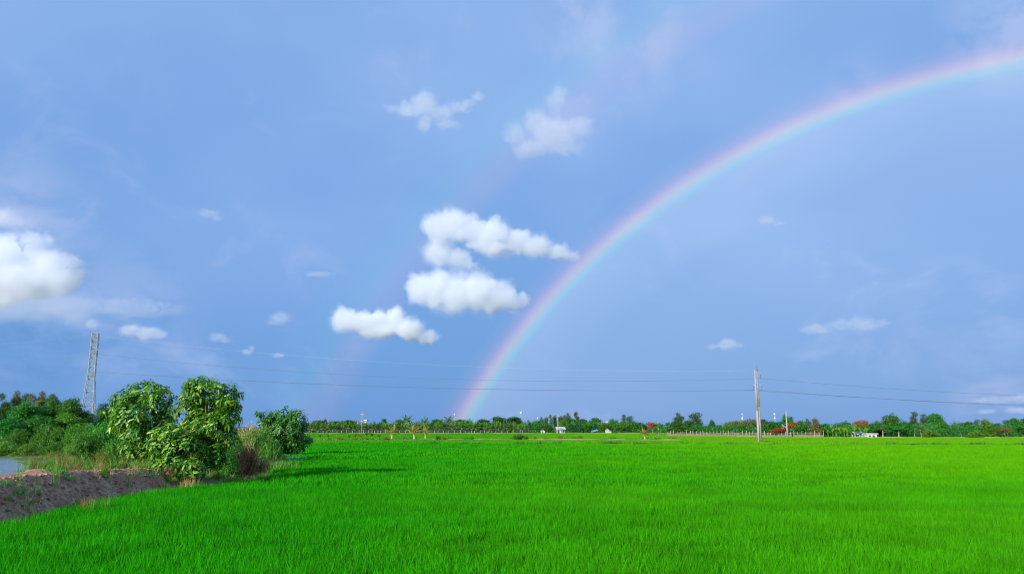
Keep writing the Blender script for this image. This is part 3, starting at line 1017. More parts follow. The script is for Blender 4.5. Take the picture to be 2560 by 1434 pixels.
# (kind, px, distance or None = along the right-hand edge, row of the top, width px, label)
TREES = [
    ('round_dark', 800, 352, 1051, 40, 'dark low tree at the left end of the palm row, half behind the domed tree'),
    ('round_dark', 813, 372, 1046, 14, 'small dark crown poking up above the left end of the palm row'),
    ('round_dark', 838, 350, 1053, 48, 'dark broad tree left of the red roof behind the palms'),
    ('round', 872, 346, 1050, 44, 'green tree just left of the red roof behind the palms'),
    ('cone', 958, 345, 1046, 28, 'pointed dark tree right of the white block behind the palms'),
    ('round', 1000, 345, 1049, 34, 'green tree behind the left one of three lone palms'),
    ('round_dark', 1090, 348, 1048, 34, 'dark tree over the pink-grey roof among the palms'),
    ('round', 1150, 346, 1048, 36, 'green tree behind the palms left of the tan roof'),
    ('round_dark', 1205, 352, 1048, 40, 'dark tree behind the palms right of the tan roof'),
    ('round', 1246, 350, 1041, 48, 'large round tree rising over the right part of the palm row'),
    ('round_dark', 1286, 362, 1042, 46, 'dark blue-green domed tree at the right end of the palm row'),
    ('round_dark', 1325, 372, 1055, 22, 'low dark tree right of the ball-topped mast'),
    ('slim', 1322, 380, 1050, 9, 'thin eucalyptus just right of the ball-topped mast'),
    ('round', 1343, 330, 1051, 30, 'green tree under the small white-topped mast'),
    ('slim', 1354, 352, 1042, 11, 'eucalyptus just right of the small white-topped mast'),
    ('slim', 1366, 352, 1043, 11, 'second eucalyptus right of the small white-topped mast'),
    ('slim', 1378, 350, 1037, 13, 'tall eucalyptus immediately left of the mid-field utility pole'),
    ('slim', 1388, 354, 1038, 10, 'eucalyptus touching the left side of the mid-field utility pole'),
    ('round', 1366, 328, 1060, 34, 'low bushy tree left of the white awning hut'),
    ('slim', 1402, 352, 1040, 16, 'eucalyptus right of the mid-field utility pole'),
    ('round_light', 1406, 338, 1051, 28, 'light green tree rising over the white awning hut'),
    ('slim', 1413, 350, 1037, 9, 'narrow eucalyptus second from the mid-field utility pole'),
    ('slim', 1420, 348, 1031, 15, 'tall pointed eucalyptus third from the mid-field utility pole'),
    ('round', 1428, 334, 1046, 30, 'round tree right of the white awning hut'),
    ('slim', 1440, 346, 1029, 18, 'tallest sparse eucalyptus in the middle of the tree line'),
    ('round', 1458, 334, 1047, 36, 'broad tree right of the tallest sparse eucalyptus'),
    ('round_dark', 1440, 326, 1062, 34, 'dark low tree under the tallest sparse eucalyptus'),
    ('round', 1472, 328, 1059, 28, 'low tree left of the blue tarp'),
    ('round', 1490, 334, 1043, 34, 'rounded tree rising above the blue tarp'),
    ('round_light', 1508, 328, 1056, 36, 'light green tree right of the blue tarp'),
    ('round', 1532, 336, 1045, 28, 'domed tree just right of the white gable'),
    ('round_light', 1548, 328, 1057, 40, 'light green low tree in front of the pair of slender eucalyptus'),
    ('slim', 1558, 346, 1036, 15, 'left one of a pair of slender eucalyptus right of the white gable'),
    ('slim', 1576, 344, 1040, 17, 'right one of a pair of slender eucalyptus right of the white gable'),
    ('round', 1584, 330, 1052, 40, 'broad tree under the right slender eucalyptus of the pair'),
    ('round_dark', 1608, 326, 1060, 30, 'low dark tree behind the lone short palm'),
    ('flame', 1631, 322, 1055, 24, 'red flowering tree right of the lone short palm'),
    ('round', 1650, 318, 1059, 26, 'small green tree right of the leftmost red flowering tree'),
    ('slim', 1697, 300, 1031, 22, 'open-crowned eucalyptus above the left end of the post fence'),
    ('round', 1692, 240, 1053, 48, 'bushy tree behind the left end of the post fence'),
    ('round', 1722, 238, 1050, 44, 'broad green tree left of the leaning dark eucalyptus'),
    ('slim', 1742, 290, 1031, 28, 'dark eucalyptus with a heavy leaning head above the fence'),
    ('round', 1752, 236, 1060, 34, 'low tree right under the leaning dark eucalyptus'),
    ('round_dark', 1780, 250, 1048, 22, 'narrow dark tree midway between the leaning eucalyptus and the brown dome'),
    ('round', 1796, 232, 1062, 34, 'low bushy tree right of the narrow dark tree'),
    ('round_light', 1822, 230, 1056, 32, 'light green tree left of the brown domed crown'),
    ('spread_brown', 1868, 240, 1047, 78, 'wide brown-green domed tree left of the twin power poles'),
    ('round', 1860, 226, 1062, 44, 'green tree in front of the brown domed crown'),
    ('round_dark', 1908, 236, 1048, 28, 'dark tree just right of the twin power poles'),
    ('round', 1932, 216, 1053, 50, 'broad green tree between the twin poles and the plain pole'),
    ('round', 1964, 224, 1033, 36, 'tall green tree behind the plain concrete pole'),
    ('flame', 1986, 216, 1055, 34, 'red flowering tree right of the plain concrete pole'),
    ('flame', 1950, 209, 1069, 34, 'low red flowering tree left of the plain concrete pole'),
    ('cone', 2004, 212, 1051, 30, 'pointed green tree right of the middle red flowering tree'),
    ('slim', 2020, 226, 1046, 16, 'eucalyptus left of the brownish pointed tree'),
    ('cone_brown', 2040, 206, 1045, 36, 'brownish pointed tree at the right end of the post fence'),
    ('round', 2064, 210, 1058, 32, 'low green tree left of the banana plants'),
    ('round_dark', 2092, 222, 1058, 34, 'dark tree behind the left of the banana plants'),
    ('round', 2116, 218, 1051, 34, 'green tree behind the right of the banana plants'),
    ('flame', 2152, 212, 1050, 34, 'red flowering tree above the metal-roofed hut'),
    ('round', 2184, 204, 1056, 44, 'green tree behind the metal-roofed hut'),
    ('spread', 2206, 200, 1062, 46, 'spreading tree on pale trunks right of the metal-roofed hut'),
    ('round', 2232, 208, 1031, 46, 'tall green tree highest of the cluster right of the hut'),
    ('spread', 2246, 199, 1064, 44, 'spreading tree with low dark foliage under the tall green one'),
    ('slim', 2284, 232, 1029, 26, 'tall grey-green eucalyptus left of the palm with yellow trunk'),
    ('round', 2268, 204, 1055, 34, 'green tree between the tall green one and the eucalyptus'),
    ('slim', 2312, 228, 1034, 24, 'second grey-green eucalyptus right of the palm with yellow trunk'),
    ('round', 2340, 216, 1032, 40, 'tall dark rounded tree right of the grey-green eucalyptus'),
    ('round', 2360, 206, 1052, 34, 'green tree sloping down from the tall dark rounded one'),
    ('bush_light', 2322, 196, 1074, 40, 'yellow-green bush right of the yellow palm trunk'),
    ('slim', 2388, 214, 1055, 13, 'thin tree at the low gap right of the tall dark rounded one'),
    ('slim', 2402, 214, 1057, 12, 'second thin tree at the low gap on the right'),
    ('round_dark', 2424, 210, 1054, 32, 'dark tree left of the yellow-green cone'),
    ('slim', 2444, 222, 1049, 13, 'thin eucalyptus just left of the yellow-green cone'),
    ('cone_light', 2466, 198, 1047, 48, 'yellow-green conical tree near the right edge'),
    ('bush_light', 2432, 193, 1076, 36, 'yellow-green bush left of the yellow-green cone'),
    ('round_dark', 2494, 206, 1058, 30, 'dark low tree right of the yellow-green cone'),
    ('slim', 2517, 214, 1050, 20, 'eucalyptus second from the right edge'),
    ('spread_brown', 2512, 196, 1068, 30, 'brownish low tree by the right edge'),
    ('round', 2538, 204, 1044, 28, 'round tree next to the right edge'),
    ('round', 2566, 197, 1044, 48, 'large green tree cut by the right edge'),
]
for (kd, px, Y, top, wpx, lab) in TREES:
    Y = Y or right_Y(px)
    sl_ = kd == 'slim'
    plant_tree(N_[kd], FAR[kd], px, Y, top - 2.5, wpx * (1.5 if sl_ else 1.35), lab, 'shrub' if N_[kd] == 'shrub' else 'tree', 'shrubs at the foot of the tree line' if N_[kd] == 'shrub' else (G2 if sl_ else G1))

# undergrowth under the tree line: one mass
rs = np.random.RandomState(5)
C = []
for px in np.arange(1310, 2620, 2.2):
    Y = 323 if px < 1640 else right_Y(px) + rs.uniform(0, 5)
    Y = Y + rs.uniform(1, 9)
    C.append((x_at(px, Y), Y, rs.uniform(.2, 1.0) * ((4.6 if px < 1640 else 3.0) + 1.2 * smooth_noise(px, 0, .03, 3.0))))
for px in np.arange(760, 1310, 2.6):
    C.append((x_at(px, 340), 340 + rs.uniform(0, 6), rs.uniform(1.6, 3.6)))
C = np.repeat(np.array(C), 40, 0)
P = C + rs.normal(size=C.shape) * np.array([.8, .6, .55])
P[:, 2] = np.abs(P[:, 2])
V, Fc = leaf_geo(P, rand_dirs(len(P), rs) + np.array([0, -.2, .2]), rand_dirs(len(P), rs) + np.array([0, -.4, .8]), rs.uniform(.3, .55, len(P)), rs.uniform(.14, .28, len(P)))
tag(link('undergrowth', np_mesh('undergrowth', V, Fc, M['tree_leaf'])), 'dark tangled undergrowth along the foot of the tree line', 'undergrowth', kind='stuff')


# ------------------------------------------------------------------ coconut palms and bananas
def frond_geo(base, az, el, L, rs, leafl, n=14, curve=1.0, wid=.055):
    """an arching frond with two rows of drooping leaflets"""
    d = np.array([math.cos(az) * math.cos(el), math.sin(az) * math.cos(el), math.sin(el)])
    pts, p = [], np.array(base, float)
    for i in range(n + 1):
        pts.append(p.copy())
        d = d + np.array([0, 0, -1.0]) * curve * 1.25 / n * (.4 + i / n)
        d = d / np.linalg.norm(d)
        p = p + d * L / n
    pts = np.array(pts)
    T = nrm(np.gradient(pts, axis=0))
    side = np.array([-math.sin(az), math.cos(az), 0.0])
    parts = []
    for s in (-1, 1):
        Pp = pts[2:]
        t = np.linspace(0, 1, len(Pp))
        ll = leafl * np.sin(np.clip(.22 + t * .78, 0, 1) * math.pi) ** .6 * (.55 + .45 * (1 - t))
        D = nrm(T[2:] * .55 + s * side * 1.0 + np.array([0, 0, -.25]) + rs.normal(size=(len(Pp), 3)) * .08)
        U = np.cross(D, T[2:]) * s
        parts.append(leaf_geo(Pp, D, U + np.array([0, 0, .3]), ll, np.full(len(Pp), wid * L), .35, .1))
    # rachis
    S_ = np.cross(T, [0, 0, 1.0]); S_ = nrm(S_)
    w_ = np.linspace(.022, .006, len(pts))[:, None] * L
    V = np.concatenate([pts - S_ * w_, pts + S_ * w_])
    k_ = np.arange(n)
    q = n + 1
    Fr = np.concatenate([np.stack([k_, k_ + 1, k_ + 1 + q], 1), np.stack([k_, k_ + 1 + q, k_ + q], 1)])
    parts.append((V, Fr))
    return join_geo(parts)


def palm_proto(seed, trunk_h, nf, L, mat, r0=.14, low=-.2):
    rs = np.random.RandomState(seed)
    lean = rs.uniform(-.06, .06, 2) * trunk_h
    top = (lean[0], lean[1], trunk_h)
    parts = []
    for i in range(nf):
        t = i / nf
        az = i * 2.399 + rs.uniform(-.2, .2)
        el = 1.35 - (1.35 - low) * t + rs.uniform(-.1, .1)
        parts.append(frond_geo(top, az, el, L * rs.uniform(.85, 1.1), rs, L * .30, curve=rs.uniform(.7, 1.2)))
    V, Fc = join_geo(parts)
    cm = np_mesh('crown', V, Fc, M[mat])
    mb = MB()
    n = 9
    P = [(lean[0] * (i / n) ** 2, lean[1] * (i / n) ** 2, trunk_h * i / n - .05) for i in range(n + 1)]
    rr = [r0 * (1.45 if i == 0 else (1.0 - .35 * i / n) * (1.07 if i % 2 else .96)) for i in range(n + 1)]
    rr[-1] = r0 * 1.1
    mb.tube(P, rr, 8)
    return (trunk_h + L * .8, V[:, 0].max() - V[:, 0].min(), float(V[:, 2].max()), cm, mb.mesh('trunk', M['palm_bark'], True))


PALM = [palm_proto(300 + i, th, 17, 3.2, 'palm_leaf') for i, th in enumerate((1.3, 1.8, 2.3, 1.5, 2.6))]
PALM_TALL = [palm_proto(310 + i, 4.4, 18, 3.0, 'palm_leaf') for i in range(2)]
PALM_LONE = [palm_proto(320 + i, 2.1, 13, 2.6, 'palm_leaf_yellow', r0=.24, low=.0) for i in range(2)]


def ordinal(n):
    tens = ['', '', 'twenty', 'thirty', 'forty']
    ones = ['', 'first', 'second', 'third', 'fourth', 'fifth', 'sixth', 'seventh', 'eighth', 'ninth', 'tenth', 'eleventh', 'twelfth', 'thirteenth', 'fourteenth',
            'fifteenth', 'sixteenth', 'seventeenth', 'eighteenth', 'nineteenth']
    if n < 20: return ones[n]
    if n % 10 == 0: return tens[n // 10][:-1] + 'ieth'
    return tens[n // 10] + '-' + ones[n % 10]


rs = random.Random(4)
px, i = 786, 1
while px < 1312:
    plant_tree('coconut_palm', PALM, px, 324 + rs.uniform(-1, 2), rs.uniform(1048, 1058), 0, 'low coconut palm, %s from the left in the front row along the paddy' % ordinal(i),
               'palm', 'front row of coconut palms')
    px += rs.uniform(9, 15); i += 1
px, i = 780, 1
while px < 1310:
    plant_tree('coconut_palm', PALM, px, 336 + rs.uniform(-2, 4), rs.uniform(1044, 1052), 0, 'coconut palm showing its head above the front row, %s from the left' % ordinal(i),
               'palm', 'back row of coconut palms')
    px += rs.uniform(19, 30); i += 1
for (px, Y, top, lab) in ((1017, 334, 1034, 'tallest coconut palm with a bushy head, behind the lone palms'), (1062, 336, 1038, 'tall coconut palm right of the tallest bushy one'),
                          (1122, 338, 1036, 'tall coconut palm left of the thin mast at the foot of the bow'), (1172, 338, 1041, 'coconut palm with flat leaning head at the foot of the bow'),
                          (1098, 336, 1044, 'coconut palm standing above the pink-grey roof'), (2090, 210, 1056, 'coconut palm behind the banana plants'),
                          (2198, 210, 1046, 'coconut palm head above the spreading tree by the hut'), (2302, 199, 1055, 'coconut palm with a bare yellow trunk in the right tree cluster')):
    plant_tree('coconut_palm', PALM_TALL, px, Y, top, 0, lab, 'palm', 'tall coconut palms')
for j, (px, top, lab) in enumerate(((980, 1058, 'lone young palm with yellowed fronds, leftmost of three on the dyke'),
                                    (1036, 1050, 'lone palm with a swollen pale trunk, middle of three on the dyke'),
                                    (1064, 1060, 'lone palm with drooping tan fronds, right of three on the dyke'),
                                    (1612, 1062, 'small lone palm with yellow stems standing in the far paddy'))):
    plant_tree('coconut_palm', PALM_LONE, px, 162, top, 0, lab, 'palm', 'lone palms on the paddy dyke')


def banana_proto(seed, h):
    rs = np.random.RandomState(seed)
    mb = MB()
    mb.tube([(0, 0, -.05), (0, 0, h * .3), (0.02, 0, h * .55)], [.16, .13, .08], 7)
    parts = []
    for i in range(8):
        az = i * 2.4 + rs.uniform(-.3, .3); el = rs.uniform(.75, 1.4)
        d = np.array([math.cos(az) * math.cos(el), math.sin(az) * math.cos(el), math.sin(el)])
        p = np.array([0, 0, h * .5]); L = h * rs.uniform(.45, .62); n = 6
        side = np.array([-math.sin(az), math.cos(az), 0.0])
        rows = []
        for k_ in range(n + 1):
            wv = .13 * h * math.sin(min(1, .12 + k_ / n * .95) * math.pi) ** .7 * .75
            rows.append((p - side * wv + [0, 0, wv * .3], p.copy(), p + side * wv + [0, 0, wv * .3]))
            d = d + np.array([0, 0, -1]) * .16 * (k_ / n + .3); d = d / np.linalg.norm(d); p = p + d * L / n
        V = np.array(rows).reshape(-1, 3)
        Fb = []
        for k_ in range(n):
            for c_ in (0, 1):
                q0 = k_ * 3 + c_
                Fb += [(q0, q0 + 1, q0 + 4), (q0, q0 + 4, q0 + 3)]
        parts.append((V, np.array(Fb)))
    V, Fc = join_geo(parts)
    return (h, V[:, 0].max() - V[:, 0].min(), float(V[:, 2].max()), np_mesh('crown', V, Fc, M['banana_leaf']), mb.mesh('trunk', M['weed_leaf'], True))


BAN = [banana_proto(330 + i, 3.4) for i in range(3)]
rs = random.Random(8)
for i, px in enumerate((2070, 2082, 2090, 2101, 2110, 2119, 2128, 2137, 2147, 2160, 2166)):
    plant_tree('banana_plant', BAN, px, 200 + rs.uniform(-1, 3), rs.uniform(1062, 1071) if px < 2140 else rs.uniform(1065, 1070), 0,
               'pale green banana plant left of the metal-roofed hut, %s from the left' % ordinal(i + 1), 'banana plant', 'banana plants by the hut')

# ------------------------------------------------------------------ pylon, poles, masts and lines
def pylon(px, Y, top_py):
    h = z_at(top_py, Y)
    root = empty('lattice_pylon', (x_at(px, Y, h * .5), Y, 0), .32, 'tall pale steel lattice pylon standing behind the trees by the pond', 'pylon')
    hb, ht = 1.3, .55
    lv = [0, .09, .18, .26, .33, .40, .46, .52, .58, .64, .69, .74, .78, .82, .86, .895, .93, .965, 1.0]
    hw = lambda t: hb + (ht - hb) * min(1, t / .66)
    cs = ((-1, -1), (1, -1), (1, 1), (-1, 1))
    for (sx, sy) in cs:
        mb = MB()
        mb.tube([(sx * hw(t), sy * hw(t), t * h) for t in lv], [.075] * len(lv), 4)
        mb.build('leg', M['steel'], root)
    for k_ in range(len(lv) - 1):
        t0, t1 = lv[k_], lv[k_ + 1]
        for f in range(4):
            a, b = cs[f], cs[(f + 1) % 4]
            mb = MB()
            s = (k_ + f) % 2
            p, q = (a, b) if s else (b, a)
            mb.tube([(p[0] * hw(t0), p[1] * hw(t0), t0 * h), (q[0] * hw(t1), q[1] * hw(t1), t1 * h)], [.06, .06], 4)
            mb.tube([(a[0] * hw(t1), a[1] * hw(t1), t1 * h - .03), (b[0] * hw(t1), b[1] * hw(t1), t1 * h - .03)], [.05, .05], 4)
            mb.build('brace', M['steel'], root)
    for t, s in ((.965, 1), (.81, -1), (.81, 1), (.60, 1), (.60, -1)):
        mb = MB()
        mb.tube([(0, -s * .5, t * h), (0, -s * 1.5, t * h + .05)], [.07, .04], 4)
        mb.tube([(0, -s * .4, t * h + .7), (0, -s * 1.5, t * h + .06)], [.04, .03], 4)
        mb.build('crossarm', M['steel'], root)
    return root


PYL = (150.0, 226)
pylon(PYL[1], PYL[0], 833)


def wire(p, q, sag, label, r=.02, grp='power line wires', mat='wire'):
    p, q = Vector(p), Vector(q)
    n = 28
    mb = MB()
    pts = []
    for i in range(n + 1):
        t = i / n
        c = p.lerp(q, t); c.z -= sag * 4 * t * (1 - t)
        pts.append(c)
    mb.tube(pts, [r] * (n + 1), 5)
    o = mb.build('power_wire', M[mat], None, True)
    return tag(o, label, 'wire', grp)


# twin concrete pole in the middle of the paddies
PY = 138.0
h1, h2 = z_at(925, PY), z_at(912, PY)
root = empty('twin_power_pole', (x_at(1896, PY, 6), PY, 0), 0.0, 'pair of tall pale concrete power poles standing together in the paddy', 'power pole')
for (dx, dy, h_, m_, sp) in ((-.25, 0, h1, 'concrete', .46), (.19, .25, h2 - 1.1, 'concrete_warm', .52)):
    mb = MB(); mb.tube([(dx, dy, -.3), (dx, dy, h_ * sp)], [.21, .17], 14); p_ = mb.build('pole', M[m_], root, True)
    mb = MB(); mb.tube([(dx, dy, h_ * sp - .08), (dx, dy, h_)], [.16, .11], 14); mb.build('upper_section', M[m_], p_, True)
    mb = MB(); mb.tube([(dx, dy, h_ * sp - .12), (dx, dy, h_ * sp + .12)], [.20, .20], 14); mb.build('joint_collar', M['insulator'], p_, True)
mb = MB(); mb.tube([(.24, .25, h2 - 1.2), (.20, .25, h2)], [.07, .03], 6); mb.build('lightning_spike', M['wire'], root, True)
for (za, l0, l1) in ((z_at(931, PY), .2, .95), (z_at(961, PY), -.60, 1.05)):
    mb = MB(); mb.box(((l0 + l1) / 2, .55, za), (l1 - l0, .10, .10)); arm = mb.build('crossarm', M['steel'], root)
    mb = MB(); mb.tube([(.25, .55, za + .7), (l1 - .1, .55, za + .08)], [.03, .03], 5); mb.build('brace', M['steel'], arm)
ATT = []
for (dx, py0, py1) in ((.90, 932, 945), (1.0, 961, 974), (-.55, 962, 975)):
    z0_, z1_ = z_at(py0, PY), z_at(py1, PY)
    mb = MB()
    m = 7
    P_, rr = [], []
    for i in range(m * 2 + 1):
        P_.append((dx, .55, z0_ + (z1_ - z0_) * i / (m * 2))); rr.append(.09 if i % 2 else .03)
    mb.tube(P_, rr, 8); mb.build('insulator', M['insulator'], root, True)
    ATT.append(Vector((root.location.x + dx, PY + .55, z1_)))
for (zb) in (z_at(941, PY), z_at(952, PY), z_at(1010, PY), z_at(1034, PY)):
    mb = MB(); mb.box((-.02, .12, zb), (.72, .10, .14), rz=.40); mb.build('spacer_bracket', M['steel'], root)
TOPA = Vector((root.location.x - .45, PY, h1 - .1))

A = [pt(238, 838, 150), pt(240, 884, 151), pt(241, 929, 149), pt(243, 929, 151.5)]
wire(A[0], TOPA, 2.1, 'highest thin wire from the lattice pylon top to the twin poles', .010, mat='wire_pale')
wire(A[1], ATT[0], 2.3, 'upper wire hanging from pylon to twin poles across the bow', .019)
wire(A[2], ATT[1] + Vector((0, .02, 0)), 1.3, 'front lower wire hanging from pylon to twin poles', .017)
wire(A[3], ATT[2], 1.2, 'rear lower wire hanging from pylon to twin poles', .017)
B = [pt(-260, 868, 135), pt(-260, 906, 135), pt(-260, 960, 134)]
wire(pt(226, 838, 150), B[0], .6, 'top thin wire running left from the pylon out of frame', .016, mat='wire_pale')
wire(pt(222, 884, 150), B[1], .5, 'middle wire running left from the pylon out of frame', .016, mat='wire_pale')
wire(pt(218, 928, 150), B[2], .5, 'lowest wire running left from the pylon out of frame', .016, mat='wire_pale')
RP = [pt(3500, 962, 205), pt(3500, 995, 204), pt(3500, 995, 206)]
wire(ATT[0], RP[0], 3.4, 'upper wire running right from the twin poles out of frame', .020)
wire(ATT[1], RP[1], 2.9, 'front lower wire running right from the twin poles out of frame', .022)
wire(ATT[2], RP[2], 2.6, 'rear lower wire running right from the twin poles out of frame', .022)


def utility_pole(px, Y, top, label, arms=(), r=.16):
    h_ = z_at(top, Y)
    o = empty('utility_pole', (x_at(px, Y, h_ / 2), Y, 0), 0, label, 'utility pole', 'utility poles along the far fields')
    mb = MB(); mb.tube([(0, 0, -.2), (0, 0, h_)], [r * 1.2, r * .7], 10); mb.build('pole', M['concrete'], o, True)
    for za, wd in arms:
        mb = MB(); mb.box((0, -.2, h_ * za), (wd, .18, .18)); a_ = mb.build('crossarm', M['steel'], o)
        for s in (-.45, 0, .45):
            mb = MB(); mb.tube([(wd * s, -.2, h_ * za + .08), (wd * s, -.2, h_ * za + .45)], [.09, .05], 6); mb.build('insulator', M['insulator'], a_)
    return o


utility_pole(905, 316, 1027, 'slim pole with two crossarms rising out of the palm row', ((.86, 1.3), (.58, 1.5)), .13)
utility_pole(1395, 318, 1034, 'mid-field utility pole in front of the white awning hut', ((.9, 1.4),), .17)
utility_pole(1967, 202, 1027, 'plain concrete pole leaning slightly beside the fence, behind the twin poles', (), .19)
utility_pole(2076 - 430, 245, 1066, 'short pale pole right of the leftmost red flowering tree', (), .13)


def mast(px, Y, top, bot, label, heads):
    """telecom mast: slim lattice stem with pale drum antennas"""
    h_ = z_at(top, Y)
    o = empty('telecom_mast', (x_at(px, Y, h_ * .8), Y, 0), 0, label, 'mast', 'distant telecom masts')
    mb = MB()
    for k_ in range(3):
        a_ = k_ * 2.094
        mb.tube([(math.cos(a_) * .5, math.sin(a_) * .5, 0), (math.cos(a_) * .35, math.sin(a_) * .35, h_)], [.09, .07], 4)
    for i in range(24):
        for k_ in range(3):
            a_, b_ = k_ * 2.094, (k_ + 1) * 2.094
            z_ = h_ * i / 24
            mb.tube([(math.cos(a_) * .48, math.sin(a_) * .48, z_), (math.cos(b_) * .45, math.sin(b_) * .45, z_ + h_ / 24)], [.05, .05], 3)
    mb.build('stem', M['steel'], o)
    for (dz, r_, hh) in heads:
        mb = MB()
        for k_ in range(3):
            a_ = k_ * 2.094 + .5
            mb.box((math.cos(a_) * r_, math.sin(a_) * r_, h_ + dz), (r_ * .9, r_ * .5, hh), rz=a_ + 1.57)
        mb.tube([(0, 0, h_ + dz - hh * .4), (0, 0, h_ + dz + hh * .4)], [r_ * .8, r_ * .8], 10)
        mb.build('antenna_drum', M['white_sheet'], o)
    return o


mast(1137, 700, 1035, 0, 'thin mast with a white head at the foot of the rainbow', ((0, .5, .9),))
mast(1303, 640, 1031, 0, 'mast with a white ball head right of the domed tree', ((0, .75, 1.5),))
mast(1345, 700, 1044, 0, 'short mast with a small white top left of the eucalyptus', ((0, .6, .8), (-2.4, .5, .6)))
mast(1856, 700, 1034, 0, 'mast with two pale drums above the brown domed crown', ((0, .45, .8), (-4.0, .5, 2.2)))
mast(1937, 700, 1034, 0, 'mast with two white drums left of the plain concrete pole', ((0, .6, 1.3), (-3.6, .6, 1.3)))


# ------------------------------------------------------------------ fences
def fence(name, pts, step, h_, pm, nm, label, net_h, rails, rs, jit=.25):
    root = empty(name, (pts[0][0], pts[0][1], 0), 0, label, 'fence')
    o0 = Vector((pts[0][0], pts[0][1], 0))
    L = [0.0]
    for a, b in zip(pts[:-1], pts[1:]):
        L.append(L[-1] + math.hypot(b[0] - a[0], b[1] - a[1]))
    at_ = lambda s: Vector((float(np.interp(s, L, [p[0] for p in pts])), float(np.interp(s, L, [p[1] for p in pts])), 0)) - o0
    meshes = []
    for k_ in range(3):
        mb = MB(); mb.tube([(0, 0, -.1), (.02 * k_ - .02, 0, .5), (.03 * k_ - .03, .0, 1.0)], [.10, .09, .07], 6)
        meshes.append(mb.mesh('post', M[pm], True))
    s = 0.0
    while s < L[-1]:
        p = link('post', meshes[rs.randrange(3)], root)
        p.location = at_(s) + Vector((0, -.06, .45))
        p.scale = (1, 1, h_ * rs.uniform(.75, 1.3))
        p.rotation_euler = (rs.uniform(-.08, .08), rs.uniform(-.10, .10), rs.uniform(0, 6))
        s += step * rs.uniform(1 - jit, 1 + jit)
    mb = MB()
    n = int(L[-1] / (step * .8))
    for i in range(n):
        a, b = at_(L[-1] * i / n), at_(L[-1] * (i + 1) / n)
        za, zb = .45 + net_h * (1 + .18 * math.sin(i * 1.7)), .45 + net_h * (1 + .18 * math.sin((i + 1) * 1.7))
        mb.add([(a.x, a.y + .08, .2), (b.x, b.y + .08, .2), (b.x, b.y + .08, zb), (a.x, a.y + .08, za),
                (a.x, a.y + .10, .2), (b.x, b.y + .10, .2), (b.x, b.y + .10, zb), (a.x, a.y + .10, za)], [(0, 1, 2, 3), (7, 6, 5, 4), (3, 2, 6, 7)])
    mb.build('netting', M[nm], root)
    for rz_ in rails:
        mb = MB()
        mb.tube([at_(L[-1] * i / 30) + Vector((0, -.16, .45 + rz_ + .04 * math.sin(i * 2.1))) for i in range(31)], [.03] * 31, 4)
        mb.build('rail', M[pm], root)
    return root


rs = random.Random(2)
FP = [(x_at(px, right_Y(px) - 2), right_Y(px) - 2) for px in (1668, 1760, 1860, 1960, 2060)]
fence('post_fence', FP, 1.05, 1.15, 'post', 'net', 'long fence of short pale posts with tan netting at the paddy edge', .40, (.30, .70), rs)
FP = [(x_at(px, 321.5), 321.5) for px in (760, 1000, 1200, 1318)]
fence('post_fence', FP, 1.9, .95, 'post_white', 'net_and_shade', 'fence of slim whitish posts with dark netting heightened to stand in for shade under the palm row', 1.25, (), rs, .45)  # netting built taller so its dark colour stands in for shade beneath the palms


# ------------------------------------------------------------------ houses and sheds
def house(name, px, Y, base, eave_py, ridge_py, w_px, wall, roof, label, kind='gable', depth=5.0, rz=0.0, openings=(), over=.35, cat='house'):
    w_ = w_px * Y / F
    ze, zr = z_at(eave_py, Y), z_at(ridge_py, Y)
    o = empty(name, (x_at(px, Y, ze), Y, 0), rz, label, cat)
    mb = MB(); mb.box((0, depth / 2, ze / 2), (w_, depth, ze)); wl = mb.build('wall', M[wall], o)
    mb = MB()
    t_ = .12
    if kind == 'gable':
        a, d0, d1 = w_ / 2 + over, -over, depth + over
        prof = [(-a, ze - .1), (0, zr), (a, ze - .1)]
        V = [(x, d, z) for d in (d0, d1) for (x, z) in prof] + [(x, d, z - t_) for d in (d0, d1) for (x, z) in prof]
        mb.add(V, [(0, 1, 4, 3), (1, 2, 5, 4), (6, 9, 10, 7), (7, 10, 11, 8), (0, 6, 7, 1), (1, 7, 8, 2), (3, 4, 10, 9), (4, 5, 11, 10), (0, 3, 9, 6), (2, 8, 11, 5)])
        mg = MB(); mg.add([(-w_ / 2, .01, ze), (w_ / 2, .01, ze), (0, .01, zr - t_ * 1.3), (-w_ / 2, .2, ze), (w_ / 2, .2, ze), (0, .2, zr - t_ * 1.3)], [(0, 1, 2), (5, 4, 3), (0, 2, 5, 3), (1, 4, 5, 2)])
        mg.build('gable_wall', M[wall], o)
    elif kind == 'side':      # ridge runs along the front
        a = w_ / 2 + over
        prof = [(-over, ze - .1), (depth / 2, zr), (depth + over, ze - .1)]
        V = [(x, d, z) for x in (-a, a) for (d, z) in prof] + [(x, d, z - t_) for x in (-a, a) for (d, z) in prof]
        mb.add(V, [(0, 1, 4, 3), (1, 2, 5, 4), (6, 9, 10, 7), (7, 10, 11, 8), (0, 6, 7, 1), (1, 7, 8, 2), (3, 4, 10, 9), (4, 5, 11, 10), (0, 3, 9, 6), (2, 8, 11, 5)])
    else:                      # flat slab with parapet
        mb.box((0, depth / 2, zr), (w_ + .5, depth + .5, max(.25, zr - ze)))
    rf = mb.build('roof', M[roof], o)
    for (nm, u0, u1, v0, v1, mt) in openings:
        mb = MB(); mb.box((w_ * ((u0 + u1) / 2 - .5), -.03, ze * (v0 + v1) / 2), (w_ * (u1 - u0), .10, ze * (v1 - v0)))
        mb.build(nm, M[mt], o)
    return o


